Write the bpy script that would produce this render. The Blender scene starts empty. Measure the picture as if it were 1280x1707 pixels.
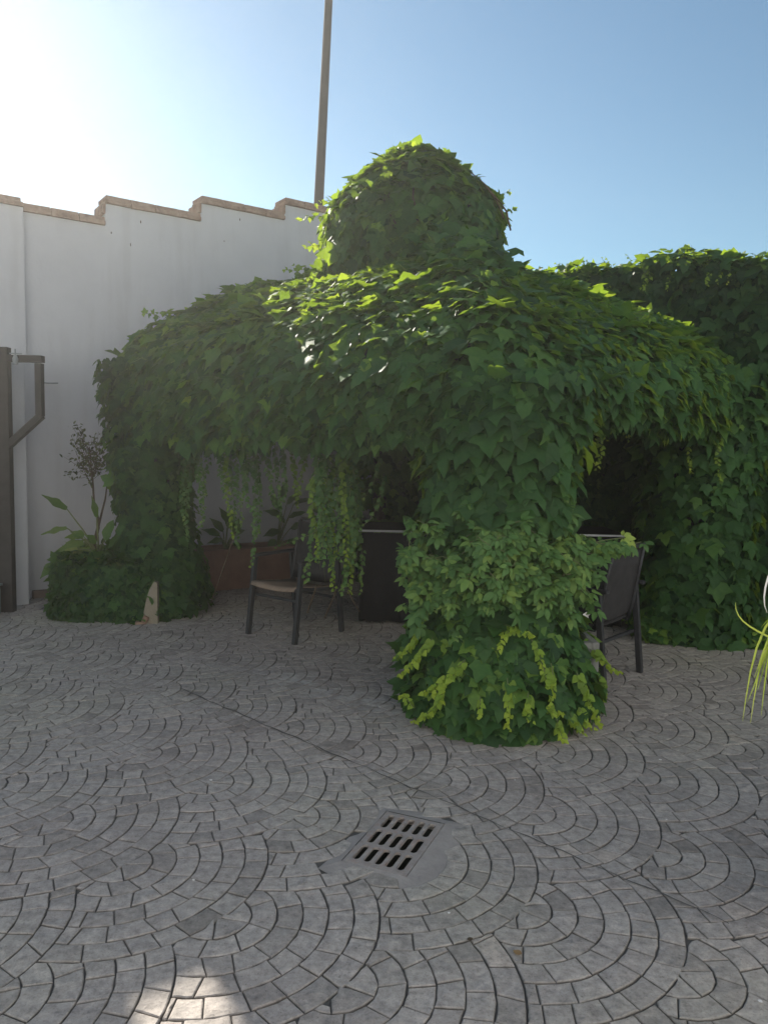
import bpy, bmesh, math, random
import numpy as np
from mathutils import Vector, Matrix

random.seed(7); RNG = np.random.default_rng(11)
R = math.radians
scene = bpy.context.scene
COL = scene.collection

# ------------------------------------------------------------------ camera
F_PX, HORIZON, ROLL, EYE = 1280.0, 740.0, R(1.2), 1.6
PITCH = math.atan((853.5 - HORIZON) / F_PX)
cam_d = bpy.data.cameras.new('camera'); cam = bpy.data.objects.new('camera', cam_d); COL.objects.link(cam)
cam_d.sensor_fit = 'VERTICAL'; cam_d.sensor_height = 36.0; cam_d.lens = 36.0 * F_PX / 1707.0
cam_d.clip_start = 0.05; cam_d.clip_end = 2000
cam.matrix_world = Matrix.Translation((0, 0, EYE)) @ Matrix.Rotation(R(90) - PITCH, 4, 'X') @ Matrix.Rotation(ROLL, 4, 'Z')
scene.camera = cam

# ------------------------------------------------------------------ sky, sun, exposure
SUN_AZ, SUN_EL = R(-33), R(27)           # azimuth from +Y, negative = to the left
world = bpy.data.worlds.new('World'); scene.world = world; world.use_nodes = True
wn = world.node_tree.nodes; wl = world.node_tree.links
sky = wn.new('ShaderNodeTexSky'); sky.sky_type = 'NISHITA'; sky.sun_disc = False
sky.sun_elevation = SUN_EL; sky.sun_rotation = SUN_AZ
sky.air_density = 1.0; sky.dust_density = 0.08; sky.ozone_density = 0.3; sky.altitude = 100
wt = wn.new('ShaderNodeMix'); wt.data_type = 'RGBA'; wt.blend_type = 'MULTIPLY'; wt.inputs[0].default_value = 1.0; wt.inputs[7].default_value = (0.84, 1.03, 1.05, 1)
wl.new(sky.outputs[0], wt.inputs[6]); wl.new(wt.outputs[2], wn['Background'].inputs[0]); wn['Background'].inputs[1].default_value = 0.05
sun_d = bpy.data.lights.new('sun', 'SUN'); sun_d.energy = 5.0; sun_d.angle = R(0.53); sun_d.color = (1.0, 0.93, 0.80)
sun = bpy.data.objects.new('sun', sun_d); COL.objects.link(sun)
to_sun = Vector((math.sin(SUN_AZ) * math.cos(SUN_EL), math.cos(SUN_AZ) * math.cos(SUN_EL), math.sin(SUN_EL)))
sun.rotation_euler = to_sun.to_track_quat('Z', 'Y').to_euler()
sun.location = to_sun * 60
vs = scene.view_settings
vs.view_transform = 'Standard'; vs.look = 'None'; vs.gamma = 1.0; vs.use_curve_mapping = False
vs.exposure = 1.30

# ------------------------------------------------------------------ pixel helpers (direction only; distance from what a thing touches)
def ray(px, py):
    x, y = px - 640.0, py - 853.5
    c, s = math.cos(ROLL), math.sin(ROLL)
    X, Y = c * x + s * y, -s * x + c * y
    return Vector((X, F_PX * math.cos(PITCH) - Y * math.sin(PITCH), -Y * math.cos(PITCH) - F_PX * math.sin(PITCH)))
def ground(px, py, z=0.0):
    d = ray(px, py); return Vector((0, 0, EYE)) + d * ((z - EYE) / d.z)
def at(px, py, Y):
    d = ray(px, py); return Vector((0, 0, EYE)) + d * (Y / d.y)

# ------------------------------------------------------------------ object helpers
def link(name, me, parent=None):
    o = bpy.data.objects.new(name, me); COL.objects.link(o)
    if parent is not None: o.parent = parent
    return o
def tag(o, label=None, cat=None, group=None, kind=None):
    if label: o['label'] = label
    if cat: o['category'] = cat
    if group: o['group'] = group
    if kind: o['kind'] = kind
    return o
def thing(name, label, cat, loc=(0, 0, 0), rz=0.0, group=None):
    o = link(name, None); o.empty_display_size = 0.1
    o.location = loc; o.rotation_euler = (0, 0, rz)
    return tag(o, label, cat, group)
def mesh_obj(name, bm, mat, parent=None, smooth=False):
    me = bpy.data.meshes.new(name); bmesh.ops.recalc_face_normals(bm, faces=bm.faces); bm.to_mesh(me); bm.free()
    me.materials.append(mat)
    if smooth:
        for p in me.polygons: p.use_smooth = True
    return link(name, me, parent)
def box(bm, c, s, rot=None, bevel=0.0):
    r = bmesh.ops.create_cube(bm, size=1.0)
    M = Matrix.Translation(c) @ (rot.to_4x4() if rot is not None else Matrix.Identity(4)) @ Matrix.Diagonal((s[0], s[1], s[2], 1))
    bmesh.ops.transform(bm, matrix=M, verts=r['verts'])
    if bevel > 0:
        es = set()
        for v in r['verts']: es.update(v.link_edges)
        bmesh.ops.bevel(bm, geom=list(es), offset=bevel, segments=2, affect='EDGES', profile=0.6)
def bar(bm, p, q, w, d, up=(0, 0, 1), bevel=0.0):
    p, q = Vector(p), Vector(q); z = (q - p); L = z.length; z.normalize()
    x = Vector(up).cross(z)
    if x.length < 1e-4: x = Vector((1, 0, 0))
    x.normalize(); y = z.cross(x)
    box(bm, (p + q) / 2, (w, d, L), Matrix((x, y, z)).transposed(), bevel)
def tube(bm, pts, radii, n=6, cap=True):
    pts = [Vector(p) for p in pts]; rings = []
    ref = Vector((0.31, 0.22, 0.92))
    for i, p in enumerate(pts):
        t = (pts[min(i + 1, len(pts) - 1)] - pts[max(i - 1, 0)]).normalized()
        x = t.cross(ref)
        if x.length < 1e-3: x = t.cross(Vector((1, 0, 0)))
        x.normalize(); y = t.cross(x)
        r = radii[i] if hasattr(radii, '__len__') else radii
        rings.append([bm.verts.new(p + (x * math.cos(2 * math.pi * k / n) + y * math.sin(2 * math.pi * k / n)) * r) for k in range(n)])
    for a, b in zip(rings, rings[1:]):
        for k in range(n): bm.faces.new((a[k], a[(k + 1) % n], b[(k + 1) % n], b[k]))
    if cap:
        bm.faces.new(rings[0][::-1]); bm.faces.new(rings[-1])
def prism(bm, poly, z0, z1):
    lo = [bm.verts.new((x, y, z0)) for x, y in poly]; hi = [bm.verts.new((x, y, z1)) for x, y in poly]
    n = len(poly)
    bm.faces.new(hi); bm.faces.new(lo[::-1])
    for i in range(n): bm.faces.new((lo[i], lo[(i + 1) % n], hi[(i + 1) % n], hi[i]))

# ------------------------------------------------------------------ materials
def new_mat(name):
    m = bpy.data.materials.new(name); m.use_nodes = True
    nt = m.node_tree; b = nt.nodes['Principled BSDF']; return m, nt, b
def N(nt, t, **kw):
    n = nt.nodes.new(t)
    for k, v in kw.items():
        if k in n.inputs.keys(): n.inputs[k].default_value = v
        else: setattr(n, k, v)
    return n
def ramp(nt, fac, stops):
    r = nt.nodes.new('ShaderNodeValToRGB'); e = r.color_ramp.elements
    while len(e) < len(stops): e.new(0.5)
    for i, (p, c) in enumerate(stops): e[i].position = p; e[i].color = (*c, 1) if len(c) == 3 else c
    nt.links.new(fac, r.inputs[0]); return r
def noise_mat(name, cols, scale=8, rough=0.8, bump=0.2, bscale=60, detail=6, spec=0.3, metallic=0.0, bdist=0.01):
    m, nt, b = new_mat(name); L = nt.links.new
    tc = N(nt, 'ShaderNodeNewGeometry')
    no = N(nt, 'ShaderNodeTexNoise', Scale=scale, Detail=detail, Roughness=0.6); L(tc.outputs['Position'], no.inputs['Vector'])
    k = len(cols) - 1
    r = ramp(nt, no.outputs['Fac'], [(0.3 + 0.4 * i / k, c) for i, c in enumerate(cols)])
    L(r.outputs[0], b.inputs['Base Color'])
    b.inputs['Roughness'].default_value = rough; b.inputs['Specular IOR Level'].default_value = spec; b.inputs['Metallic'].default_value = metallic
    if bump:
        n2 = N(nt, 'ShaderNodeTexNoise', Scale=bscale, Detail=4); L(tc.outputs['Position'], n2.inputs['Vector'])
        bp = N(nt, 'ShaderNodeBump', Strength=bump, Distance=bdist); L(n2.outputs['Fac'], bp.inputs['Height']); L(bp.outputs[0], b.inputs['Normal'])
    return m
def leaf_mat(name, dark, mid, young, trans=0.35, rough=0.55, spec=0.20, t0=(0.09, 0.16, 0.015), t1=(0.29, 0.42, 0.025), t2=(0.54, 0.64, 0.05)):
    m, nt, b = new_mat(name); L = nt.links.new
    at_ = N(nt, 'ShaderNodeAttribute', attribute_name='tint')
    geo = N(nt, 'ShaderNodeNewGeometry')
    no = N(nt, 'ShaderNodeTexNoise', Scale=45, Detail=3); L(geo.outputs['Position'], no.inputs['Vector'])
    ad = N(nt, 'ShaderNodeMath', operation='MULTIPLY_ADD'); L(no.outputs['Fac'], ad.inputs[0]); ad.inputs[1].default_value = 0.24
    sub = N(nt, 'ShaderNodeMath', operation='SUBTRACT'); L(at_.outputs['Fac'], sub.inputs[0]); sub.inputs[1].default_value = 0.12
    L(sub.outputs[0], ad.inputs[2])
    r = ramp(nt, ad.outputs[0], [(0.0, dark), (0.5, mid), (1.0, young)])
    rt = ramp(nt, ad.outputs[0], [(0.0, t0), (0.5, t1), (1.0, t2)])
    L(r.outputs[0], b.inputs['Base Color'])
    b.inputs['Roughness'].default_value = rough; b.inputs['Specular IOR Level'].default_value = spec
    tr = N(nt, 'ShaderNodeBsdfTranslucent'); L(rt.outputs[0], tr.inputs['Color'])
    mx = N(nt, 'ShaderNodeMixShader'); mx.inputs[0].default_value = trans
    L(b.outputs[0], mx.inputs[1]); L(tr.outputs[0], mx.inputs[2]); L(mx.outputs[0], nt.nodes['Material Output'].inputs['Surface'])
    return m

M_ivy = leaf_mat('ivy_leaf', (0.020, 0.054, 0.022), (0.052, 0.136, 0.042), (0.19, 0.31, 0.05), trans=0.45)
M_clump = leaf_mat('ground_ivy_leaf', (0.016, 0.048, 0.018), (0.044, 0.115, 0.028), (0.26, 0.38, 0.05), trans=0.2)
M_creeper = leaf_mat('creeper_leaf', (0.040, 0.095, 0.032), (0.090, 0.185, 0.052), (0.28, 0.38, 0.08), trans=0.2, t0=(0.1, 0.17, 0.03), t1=(0.2, 0.3, 0.05))
M_shoot = leaf_mat('young_shoot_leaf', (0.10, 0.17, 0.04), (0.22, 0.34, 0.045), (0.42, 0.52, 0.06), trans=0.35)
M_red = leaf_mat('dark_shrub_leaf', (0.030, 0.028, 0.026), (0.055, 0.052, 0.042), (0.09, 0.10, 0.05), trans=0.2)
M_philo = leaf_mat('broad_leaf', (0.030, 0.065, 0.022), (0.075, 0.140, 0.040), (0.26, 0.26, 0.08), trans=0.25)
M_grass = leaf_mat('strap_leaf', (0.10, 0.17, 0.025), (0.19, 0.27, 0.03), (0.32, 0.37, 0.08), trans=0.25, t0=(0.1, 0.16, 0.02), t1=(0.2, 0.26, 0.03), t2=(0.3, 0.34, 0.06))
M_stem = noise_mat('vine_stem', [(0.05, 0.035, 0.022), (0.11, 0.08, 0.05)], 20, 0.9, 0.3)
M_gstem = noise_mat('green_stem', [(0.09, 0.12, 0.04), (0.15, 0.16, 0.07)], 20, 0.7, 0.1)
M_wood = noise_mat('gazebo_wood', [(0.030, 0.022, 0.016), (0.060, 0.042, 0.028)], 14, 0.85, 0.3)
M_frame = noise_mat('chair_frame', [(0.022, 0.023, 0.026), (0.035, 0.036, 0.040)], 20, 0.5, 0.05, spec=0.4)
M_post = noise_mat('post_paint', [(0.030, 0.027, 0.026), (0.046, 0.041, 0.039)], 10, 0.6, 0.1)
M_brick = noise_mat('coping_brick', [(0.17, 0.105, 0.075), (0.27, 0.175, 0.125), (0.34, 0.24, 0.18)], 9, 0.9, 0.4, 80)
M_terra = noise_mat('terracotta', [(0.17, 0.095, 0.072), (0.22, 0.130, 0.100)], 7, 0.85, 0.2)
M_conc = noise_mat('planter_concrete', [(0.17, 0.17, 0.16), (0.26, 0.26, 0.25)], 10, 0.9, 0.3)
M_beige = noise_mat('beige_slab', [(0.20, 0.175, 0.13), (0.28, 0.245, 0.185)], 12, 0.9, 0.3)
M_soil = noise_mat('soil', [(0.02, 0.015, 0.01), (0.05, 0.036, 0.025)], 40, 1.0, 0.6, 60, spec=0.1)
M_metal = noise_mat('grey_pole', [(0.013, 0.012, 0.012), (0.022, 0.020, 0.020)], 5, 0.9, 0.05)
M_steel = noise_mat('table_trim', [(0.32, 0.33, 0.34), (0.42, 0.42, 0.42)], 5, 0.4, 0.0, metallic=0.4)
M_cloth = noise_mat('dark_cloth', [(0.006, 0.0065, 0.009), (0.012, 0.0125, 0.016)], 9, 0.85, 0.2, 200)
M_petal = noise_mat('white_petal', [(0.7, 0.68, 0.66), (0.8, 0.78, 0.76)], 20, 0.7, 0.0)
M_dryleaf = noise_mat('dry_leaf', [(0.22, 0.13, 0.06), (0.32, 0.22, 0.11)], 20, 0.8, 0.0)
M_bin = noise_mat('grey_plastic', [(0.20, 0.22, 0.22), (0.26, 0.28, 0.28)], 6, 0.6, 0.05)
M_pit = noise_mat('drain_pit', [(0.010, 0.014, 0.012), (0.02, 0.026, 0.022)], 10, 0.95, 0.2)

def fabric(name, c0, c1):
    m, nt, b = new_mat(name); L = nt.links.new
    g = N(nt, 'ShaderNodeNewGeometry')
    ch = N(nt, 'ShaderNodeTexChecker', Scale=260.0); L(g.outputs['Position'], ch.inputs['Vector'])
    no = N(nt, 'ShaderNodeTexNoise', Scale=14, Detail=5); L(g.outputs['Position'], no.inputs['Vector'])
    r = ramp(nt, no.outputs['Fac'], [(0.3, c0), (0.7, c1)])
    mx = N(nt, 'ShaderNodeMix', data_type='RGBA', blend_type='MULTIPLY'); mx.inputs[0].default_value = 0.35
    L(r.outputs[0], mx.inputs[6]); L(ch.outputs['Color'], mx.inputs[7]); L(mx.outputs[2], b.inputs['Base Color'])
    b.inputs['Roughness'].default_value = 0.75; b.inputs['Specular IOR Level'].default_value = 0.25
    return m
M_tan = fabric('tan_sling', (0.26, 0.19, 0.14), (0.34, 0.26, 0.20))
M_dark_sling = fabric('dark_sling', (0.035, 0.034, 0.036), (0.055, 0.052, 0.054))

# plaster of the white wall
M_plaster, nt, b = new_mat('white_plaster'); L = nt.links.new
g = N(nt, 'ShaderNodeNewGeometry')
n1 = N(nt, 'ShaderNodeTexNoise', Scale=0.9, Detail=8, Roughness=0.65); L(g.outputs['Position'], n1.inputs['Vector'])
r1 = ramp(nt, n1.outputs['Fac'], [(0.3, (0.465, 0.466, 0.487)), (0.55, (0.515, 0.516, 0.536)), (0.75, (0.545, 0.546, 0.562))])
n1b = N(nt, 'ShaderNodeTexNoise', Scale=2.2, Detail=6); mp = N(nt, 'ShaderNodeMapping'); mp.inputs['Scale'].default_value = (3, 3, 0.35)
L(g.outputs['Position'], mp.inputs[0]); L(mp.outputs[0], n1b.inputs['Vector'])
r1b = ramp(nt, n1b.outputs['Fac'], [(0.30, (0.90, 0.89, 0.88)), (0.52, (1, 1, 1))])
mx = N(nt, 'ShaderNodeMix', data_type='RGBA', blend_type='MULTIPLY'); mx.inputs[0].default_value = 0.7
L(r1.outputs[0], mx.inputs[6]); L(r1b.outputs[0], mx.inputs[7]); L(mx.outputs[2], b.inputs['Base Color'])
b.inputs['Roughness'].default_value = 0.9; b.inputs['Specular IOR Level'].default_value = 0.2
n2 = N(nt, 'ShaderNodeTexNoise', Scale=35, Detail=6); L(g.outputs['Position'], n2.inputs['Vector'])
n3 = N(nt, 'ShaderNodeTexNoise', Scale=3, Detail=3); L(g.outputs['Position'], n3.inputs['Vector'])
ad = N(nt, 'ShaderNodeMath', operation='MULTIPLY_ADD'); L(n3.outputs['Fac'], ad.inputs[0]); ad.inputs[1].default_value = 3.0; L(n2.outputs['Fac'], ad.inputs[2])
bp = N(nt, 'ShaderNodeBump', Strength=0.25, Distance=0.012); L(ad.outputs[0], bp.inputs['Height']); L(bp.outputs[0], b.inputs['Normal'])

# stamped concrete stones: grey, brownish and mossy patches, chalky bloom along one edge of the gazebo floor
M_stone, nt, b = new_mat('stamped_stone'); L = nt.links.new
g = N(nt, 'ShaderNodeNewGeometry'); ta = N(nt, 'ShaderNodeAttribute', attribute_name='tint')
big = N(nt, 'ShaderNodeTexNoise', Scale=0.55, Detail=5, Roughness=0.6); L(g.outputs['Position'], big.inputs['Vector'])
rb = ramp(nt, big.outputs['Fac'], [(0.32, (0.395, 0.350, 0.332)), (0.5, (0.43, 0.398, 0.372)), (0.68, (0.42, 0.398, 0.342))])
fine = N(nt, 'ShaderNodeTexNoise', Scale=28, Detail=8, Roughness=0.75); L(g.outputs['Position'], fine.inputs['Vector'])
rf = ramp(nt, fine.outputs['Fac'], [(0.28, (0.36, 0.35, 0.34)), (0.45, (0.80, 0.79, 0.78)), (0.58, (1.05, 1.04, 1.03)), (0.72, (1.45, 1.43, 1.40))])
m1 = N(nt, 'ShaderNodeMix', data_type='RGBA', blend_type='MULTIPLY'); m1.inputs[0].default_value = 0.9
L(rb.outputs[0], m1.inputs[6]); L(rf.outputs[0], m1.inputs[7])
tm = ramp(nt, ta.outputs['Fac'], [(0.0, (0.20, 0.19, 0.185)), (0.22, (0.70, 0.69, 0.68)), (0.5, (0.96, 0.95, 0.95)), (0.93, (1.16, 1.15, 1.13)), (1.0, (1.18, 1.09, 1.02))])
m2 = N(nt, 'ShaderNodeMix', data_type='RGBA', blend_type='MULTIPLY'); m2.inputs[0].default_value = 1.0
L(m1.outputs[2], m2.inputs[6]); L(tm.outputs[0], m2.inputs[7])
# speckle of dark pits
sp = N(nt, 'ShaderNodeTexNoise', Scale=150, Detail=3, Roughness=0.7); L(g.outputs['Position'], sp.inputs['Vector'])
rs = ramp(nt, sp.outputs['Fac'], [(0.30, (0.45, 0.44, 0.42)), (0.42, (1, 1, 1))])
m3 = N(nt, 'ShaderNodeMix', data_type='RGBA', blend_type='MULTIPLY'); m3.inputs[0].default_value = 0.8
L(m2.outputs[2], m3.inputs[6]); L(rs.outputs[0], m3.inputs[7])
# chalk bloom: along the line st1-st2
s1, s2 = ground(436, 1118), ground(668, 1188)
sd = (s2 - s1); sl = sd.length; sd.normalize(); sn = Vector((-sd.y, sd.x, 0))
def dotn(v, off):
    d = N(nt, 'ShaderNodeVectorMath', operation='DOT_PRODUCT'); L(g.outputs['Position'], d.inputs[0]); d.inputs[1].default_value = v
    s = N(nt, 'ShaderNodeMath', operation='SUBTRACT'); L(d.outputs['Value'], s.inputs[0]); s.inputs[1].default_value = off; return s
dn = dotn(sn, sn.dot(s1)); dt = dotn(sd, sd.dot(s1))
ab = N(nt, 'ShaderNodeMath', operation='ABSOLUTE'); L(dn.outputs[0], ab.inputs[0])
mr = N(nt, 'ShaderNodeMapRange'); L(ab.outputs[0], mr.inputs[0]); mr.inputs[1].default_value = 0.0; mr.inputs[2].default_value = 0.22; mr.inputs[3].default_value = 1; mr.inputs[4].default_value = 0
mr2 = N(nt, 'ShaderNodeMapRange'); L(dt.outputs[0], mr2.inputs[0]); mr2.inputs[1].default_value = -0.25; mr2.inputs[2].default_value = 0.25; mr2.inputs[3].default_value = 0; mr2.inputs[4].default_value = 1
mr3 = N(nt, 'ShaderNodeMapRange'); L(dt.outputs[0], mr3.inputs[0]); mr3.inputs[1].default_value = sl; mr3.inputs[2].default_value = sl + 0.25; mr3.inputs[3].default_value = 1; mr3.inputs[4].default_value = 0
q1 = N(nt, 'ShaderNodeMath', operation='MULTIPLY'); L(mr.outputs[0], q1.inputs[0]); L(mr2.outputs[0], q1.inputs[1])
q2 = N(nt, 'ShaderNodeMath', operation='MULTIPLY'); L(q1.outputs[0], q2.inputs[0]); L(mr3.outputs[0], q2.inputs[1])
cn = N(nt, 'ShaderNodeTexNoise', Scale=9, Detail=8, Roughness=0.7); L(g.outputs['Position'], cn.inputs['Vector'])
rc = ramp(nt, cn.outputs['Fac'], [(0.46, (0, 0, 0)), (0.66, (1, 1, 1))])
q3 = N(nt, 'ShaderNodeMath', operation='MULTIPLY'); L(q2.outputs[0], q3.inputs[0]); L(rc.outputs[0], q3.inputs[1])
m4 = N(nt, 'ShaderNodeMix', data_type='RGBA', blend_type='MIX'); L(q3.outputs[0], m4.inputs[0]); L(m3.outputs[2], m4.inputs[6]); m4.inputs[7].default_value = (0.52, 0.51, 0.50, 1)
L(m4.outputs[2], b.inputs['Base Color'])
rr = N(nt, 'ShaderNodeMapRange'); L(fine.outputs['Fac'], rr.inputs[0]); rr.inputs[1].default_value = 0.3; rr.inputs[2].default_value = 0.7; rr.inputs[3].default_value = 0.62; rr.inputs[4].default_value = 0.9
L(rr.outputs[0], b.inputs['Roughness']); b.inputs['Specular IOR Level'].default_value = 0.35
bn = N(nt, 'ShaderNodeTexNoise', Scale=55, Detail=7, Roughness=0.7); L(g.outputs['Position'], bn.inputs['Vector'])
bp = N(nt, 'ShaderNodeBump', Strength=0.55, Distance=0.006); L(bn.outputs['Fac'], bp.inputs['Height'])
bn2 = N(nt, 'ShaderNodeTexNoise', Scale=13, Detail=3); L(g.outputs['Position'], bn2.inputs['Vector'])
bp2 = N(nt, 'ShaderNodeBump', Strength=0.5, Distance=0.02); L(bn2.outputs['Fac'], bp2.inputs['Height']); L(bp.outputs[0], bp2.inputs['Normal'])
L(bp2.outputs[0], b.inputs['Normal'])
M_joint = noise_mat('joint_dirt', [(0.075, 0.071, 0.067), (0.13, 0.125, 0.12)], 15, 0.95, 0.4, 90, spec=0.1)
M_crack = noise_mat('crack_dirt', [(0.07, 0.066, 0.062), (0.17, 0.165, 0.16)], 9, 0.95, 0.4, 90, spec=0.1)
M_apron = noise_mat('smooth_mortar', [(0.275, 0.252, 0.238), (0.36, 0.332, 0.312)], 12, 0.8, 0.35, 50, spec=0.3)
M_grate = noise_mat('rusty_iron', [(0.30, 0.25, 0.225), (0.36, 0.33, 0.31), (0.36, 0.27, 0.235)], 16, 0.7, 0.3, 120, metallic=0.15)

# ------------------------------------------------------------------ noise used for uneven foliage outlines
_ph = RNG.uniform(0, 6.28, (12,)); _dir = RNG.normal(size=(12, 3)); _dir /= np.linalg.norm(_dir, axis=1)[:, None]
_fr = np.array([2.2, 2.9, 3.7, 4.5, 5.5, 6.8, 8.5, 10, 12, 14, 17, 20]); _am = 1 / _fr ** 0.7; _am /= _am.sum()
def fnoise(P):
    P = np.atleast_2d(P); return (np.sin(P @ (_dir * _fr[:, None]).T + _ph) * _am).sum(1) * 2.0

# ------------------------------------------------------------------ leaf templates (triangle meshes, tip along +y, face along +z)
def lobed(fold, curl, droop, asym, wide=1.0):
    half = [(0.17, -0.11), (0.40, -0.02), (0.50, 0.20), (0.66, 0.47), (0.44, 0.50), (0.30, 0.56), (0.27, 0.70), (0.15, 0.86)]
    mid = [(0, 0.0), (0, 0.33), (0, 0.66), (0, 1.08)]
    V = list(mid); T = []
    for sgn in (1, -1):
        b0 = len(V)
        for x, y in half: V.append((sgn * x * wide * (1 + 0.12 * sgn * asym), y))
        o = [b0 + i for i in range(8)]
        tri = [(0, o[0], o[1]), (0, o[1], o[2]), (0, o[2], 1), (o[2], o[3], 1), (o[3], o[4], 1), (o[4], o[5], 1), (o[5], 2, 1), (o[5], o[6], 2), (o[6], o[7], 2), (o[7], 3, 2)]
        T += [t if sgn > 0 else t[::-1] for t in tri]
    W = []
    for x, y in V:
        z = fold * abs(x) - curl * y * y - droop * x * x + 0.03 * math.sin(9 * x + 5 * y + asym * 3)
        W.append((x, y, z))
    return np.array(W), np.array(T)
def heart(fold, curl):
    half = [(0.24, -0.06), (0.44, 0.12), (0.40, 0.42), (0.20, 0.76)]; mid = [(0, 0.04), (0, 0.45), (0, 1.0)]
    V = list(mid); T = []
    for sgn in (1, -1):
        b0 = len(V); V += [(sgn * x, y) for x, y in half]; o = [b0 + i for i in range(4)]
        tri = [(0, o[0], o[1]), (0, o[1], 1), (o[1], o[2], 1), (o[2], o[3], 1), (o[3], 2, 1)]
        T += [t if sgn > 0 else t[::-1] for t in tri]
    return np.array([(x, y, fold * abs(x) - curl * y * y) for x, y in V]), np.array(T)
def lance(fold, curl, w=0.26):
    ys = [0, 0.22, 0.5, 0.78, 1.0]; ws = [0.02, 0.75, 1.0, 0.62, 0.0]
    V = [(0, y) for y in ys]; T = []
    for sgn in (1, -1):
        b0 = len(V); V += [(sgn * w * k, y) for y, k in zip(ys[1:4], ws[1:4])]; o = [b0, b0 + 1, b0 + 2]
        tri = [(0, o[0], 1), (o[0], o[1], 1), (1, o[1], 2), (o[1], o[2], 2), (2, o[2], 3), (o[2], 4, 3)]
        T += [t if sgn > 0 else t[::-1] for t in tri]
    return np.array([(x, y, fold * abs(x) - curl * y * y) for x, y in V]), np.array(T)
IVY = [lobed(*p) for p in ((0.30, 0.25, 0.3, 0.5), (0.10, 0.35, 0.6, -0.6), (-0.12, 0.20, 0.2, 0.2), (0.42, 0.10, 0.1, -0.2), (0.05, 0.50, 0.8, 0.9), (0.22, 0.15, 0.5, -0.9))]
HEART = [heart(*p) for p in ((0.25, 0.15), (0.05, 0.35), (-0.1, 0.2), (0.4, 0.3))]
LANCE = [lance(*p) for p in ((0.25, 0.2), (0.1, 0.45), (0.4, 0.1), (0.0, 0.3))]

def tri_mesh(name, V, T, tint, mat):
    me = bpy.data.meshes.new(name); n, m = len(V), len(T)
    me.vertices.add(n); me.vertices.foreach_set('co', np.asarray(V, np.float32).ravel())
    me.loops.add(3 * m); me.loops.foreach_set('vertex_index', np.asarray(T, np.int32).ravel())
    me.polygons.add(m); me.polygons.foreach_set('loop_start', np.arange(0, 3 * m, 3, dtype=np.int32))
    me.polygons.foreach_set('use_smooth', np.ones(m, bool))
    me.update(calc_edges=True)
    a = me.attributes.new('tint', 'FLOAT', 'POINT'); a.data.foreach_set('value', np.asarray(tint, np.float32))
    me.materials.append(mat); return me

class Leaves:
    """leaf records: position, tip direction, face normal, size, tint"""
    def __init__(s): s.P = []; s.D = []; s.Nn = []; s.S = []; s.T = []
    def add(s, P, D, Nn, S, T):
        s.P.append(np.atleast_2d(P)); s.D.append(np.atleast_2d(D)); s.Nn.append(np.atleast_2d(Nn)); s.S.append(np.atleast_1d(S)); s.T.append(np.atleast_1d(T))
    def arrays(s):
        P, D, Nn = np.vstack(s.P), np.vstack(s.D), np.vstack(s.Nn); S, T = np.concatenate(s.S), np.concatenate(s.T)
        D = D / (np.linalg.norm(D, axis=1)[:, None] + 1e-9)
        Nn = Nn - (Nn * D).sum(1)[:, None] * D; Nn /= (np.linalg.norm(Nn, axis=1)[:, None] + 1e-9)
        X = np.cross(D, Nn); T = T + 0.09 * fnoise(P * 0.7) + np.where(RNG.random(len(P)) < 0.015, 0.25, 0)
        return P, np.stack([X, D, Nn], 2), S, np.clip(T, 0, 1)
def mass(V, T, P, Rm, S, tint):
    n = len(P); k = len(V)
    W = np.einsum('nij,vj->nvi', Rm * S[:, None, None], V) + P[:, None, :]
    F = T[None] + (np.arange(n) * k)[:, None, None]
    return W.reshape(-1, 3), F.reshape(-1, 3), np.repeat(tint, k)
LEAF_CACHE = {}
def emit(lv, templates, mat, parent, n_single=300, leaf_name='leaf', mass_name='foliage', min_px=10.0):
    """the leaves that show largest become parts of their own, the rest one mass"""
    P, Rm, S, T = lv.arrays(); n = len(P)
    off = np.array(parent.location); var = RNG.integers(0, len(templates), n)
    v = P - np.array([0, 0, EYE]); dist = np.linalg.norm(v, axis=1)
    px = S * F_PX / dist
    face = np.abs((Rm[:, :, 2] * (v / dist[:, None])).sum(1))
    score = px * np.sqrt(0.15 + face) * (1 + 0.25 * RNG.random(n))
    inview = (v[:, 1] > 0.5) & (np.abs(v[:, 0] / v[:, 1]) < 0.49) & (px > min_px)
    if 'front' in lv.__dict__: inview &= lv.front
    score[~inview] = 0
    order = np.argsort(-score); single = [i for i in order[:n_single] if score[i] > 0]
    mask = np.ones(n, bool); mask[single] = False
    Vs, Fs, Ts, b0 = [], [], [], 0
    for k, (V, TT) in enumerate(templates):
        sel = mask & (var == k)
        if not sel.any(): continue
        W, Fc, tt = mass(V, TT, P[sel] - off, Rm[sel], S[sel], T[sel])
        Vs.append(W); Fs.append(Fc + b0); Ts.append(tt); b0 += len(W)
    if Vs:
        o = link(mass_name, tri_mesh(mass_name, np.vstack(Vs), np.vstack(Fs), np.concatenate(Ts), mat), parent); tag(o, kind='stuff')
    for i in single:
        tq = round(float(T[i]) * 8) / 8; key = (id(templates), int(var[i]), tq, mat.name)
        if key not in LEAF_CACHE:
            V, TT = templates[var[i]]; LEAF_CACHE[key] = tri_mesh(leaf_name, V, TT, np.full(len(V), tq), mat)
        o = link(leaf_name, LEAF_CACHE[key], parent)
        M = Matrix.Identity(4)
        for a in range(3):
            for c in range(3): M[a][c] = Rm[i, a, c] * S[i]
            M[a][3] = P[i, a] - off[a]
        o.matrix_local = M
def unit(a): return a / (np.linalg.norm(a, axis=-1, keepdims=True) + 1e-9)
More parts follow.
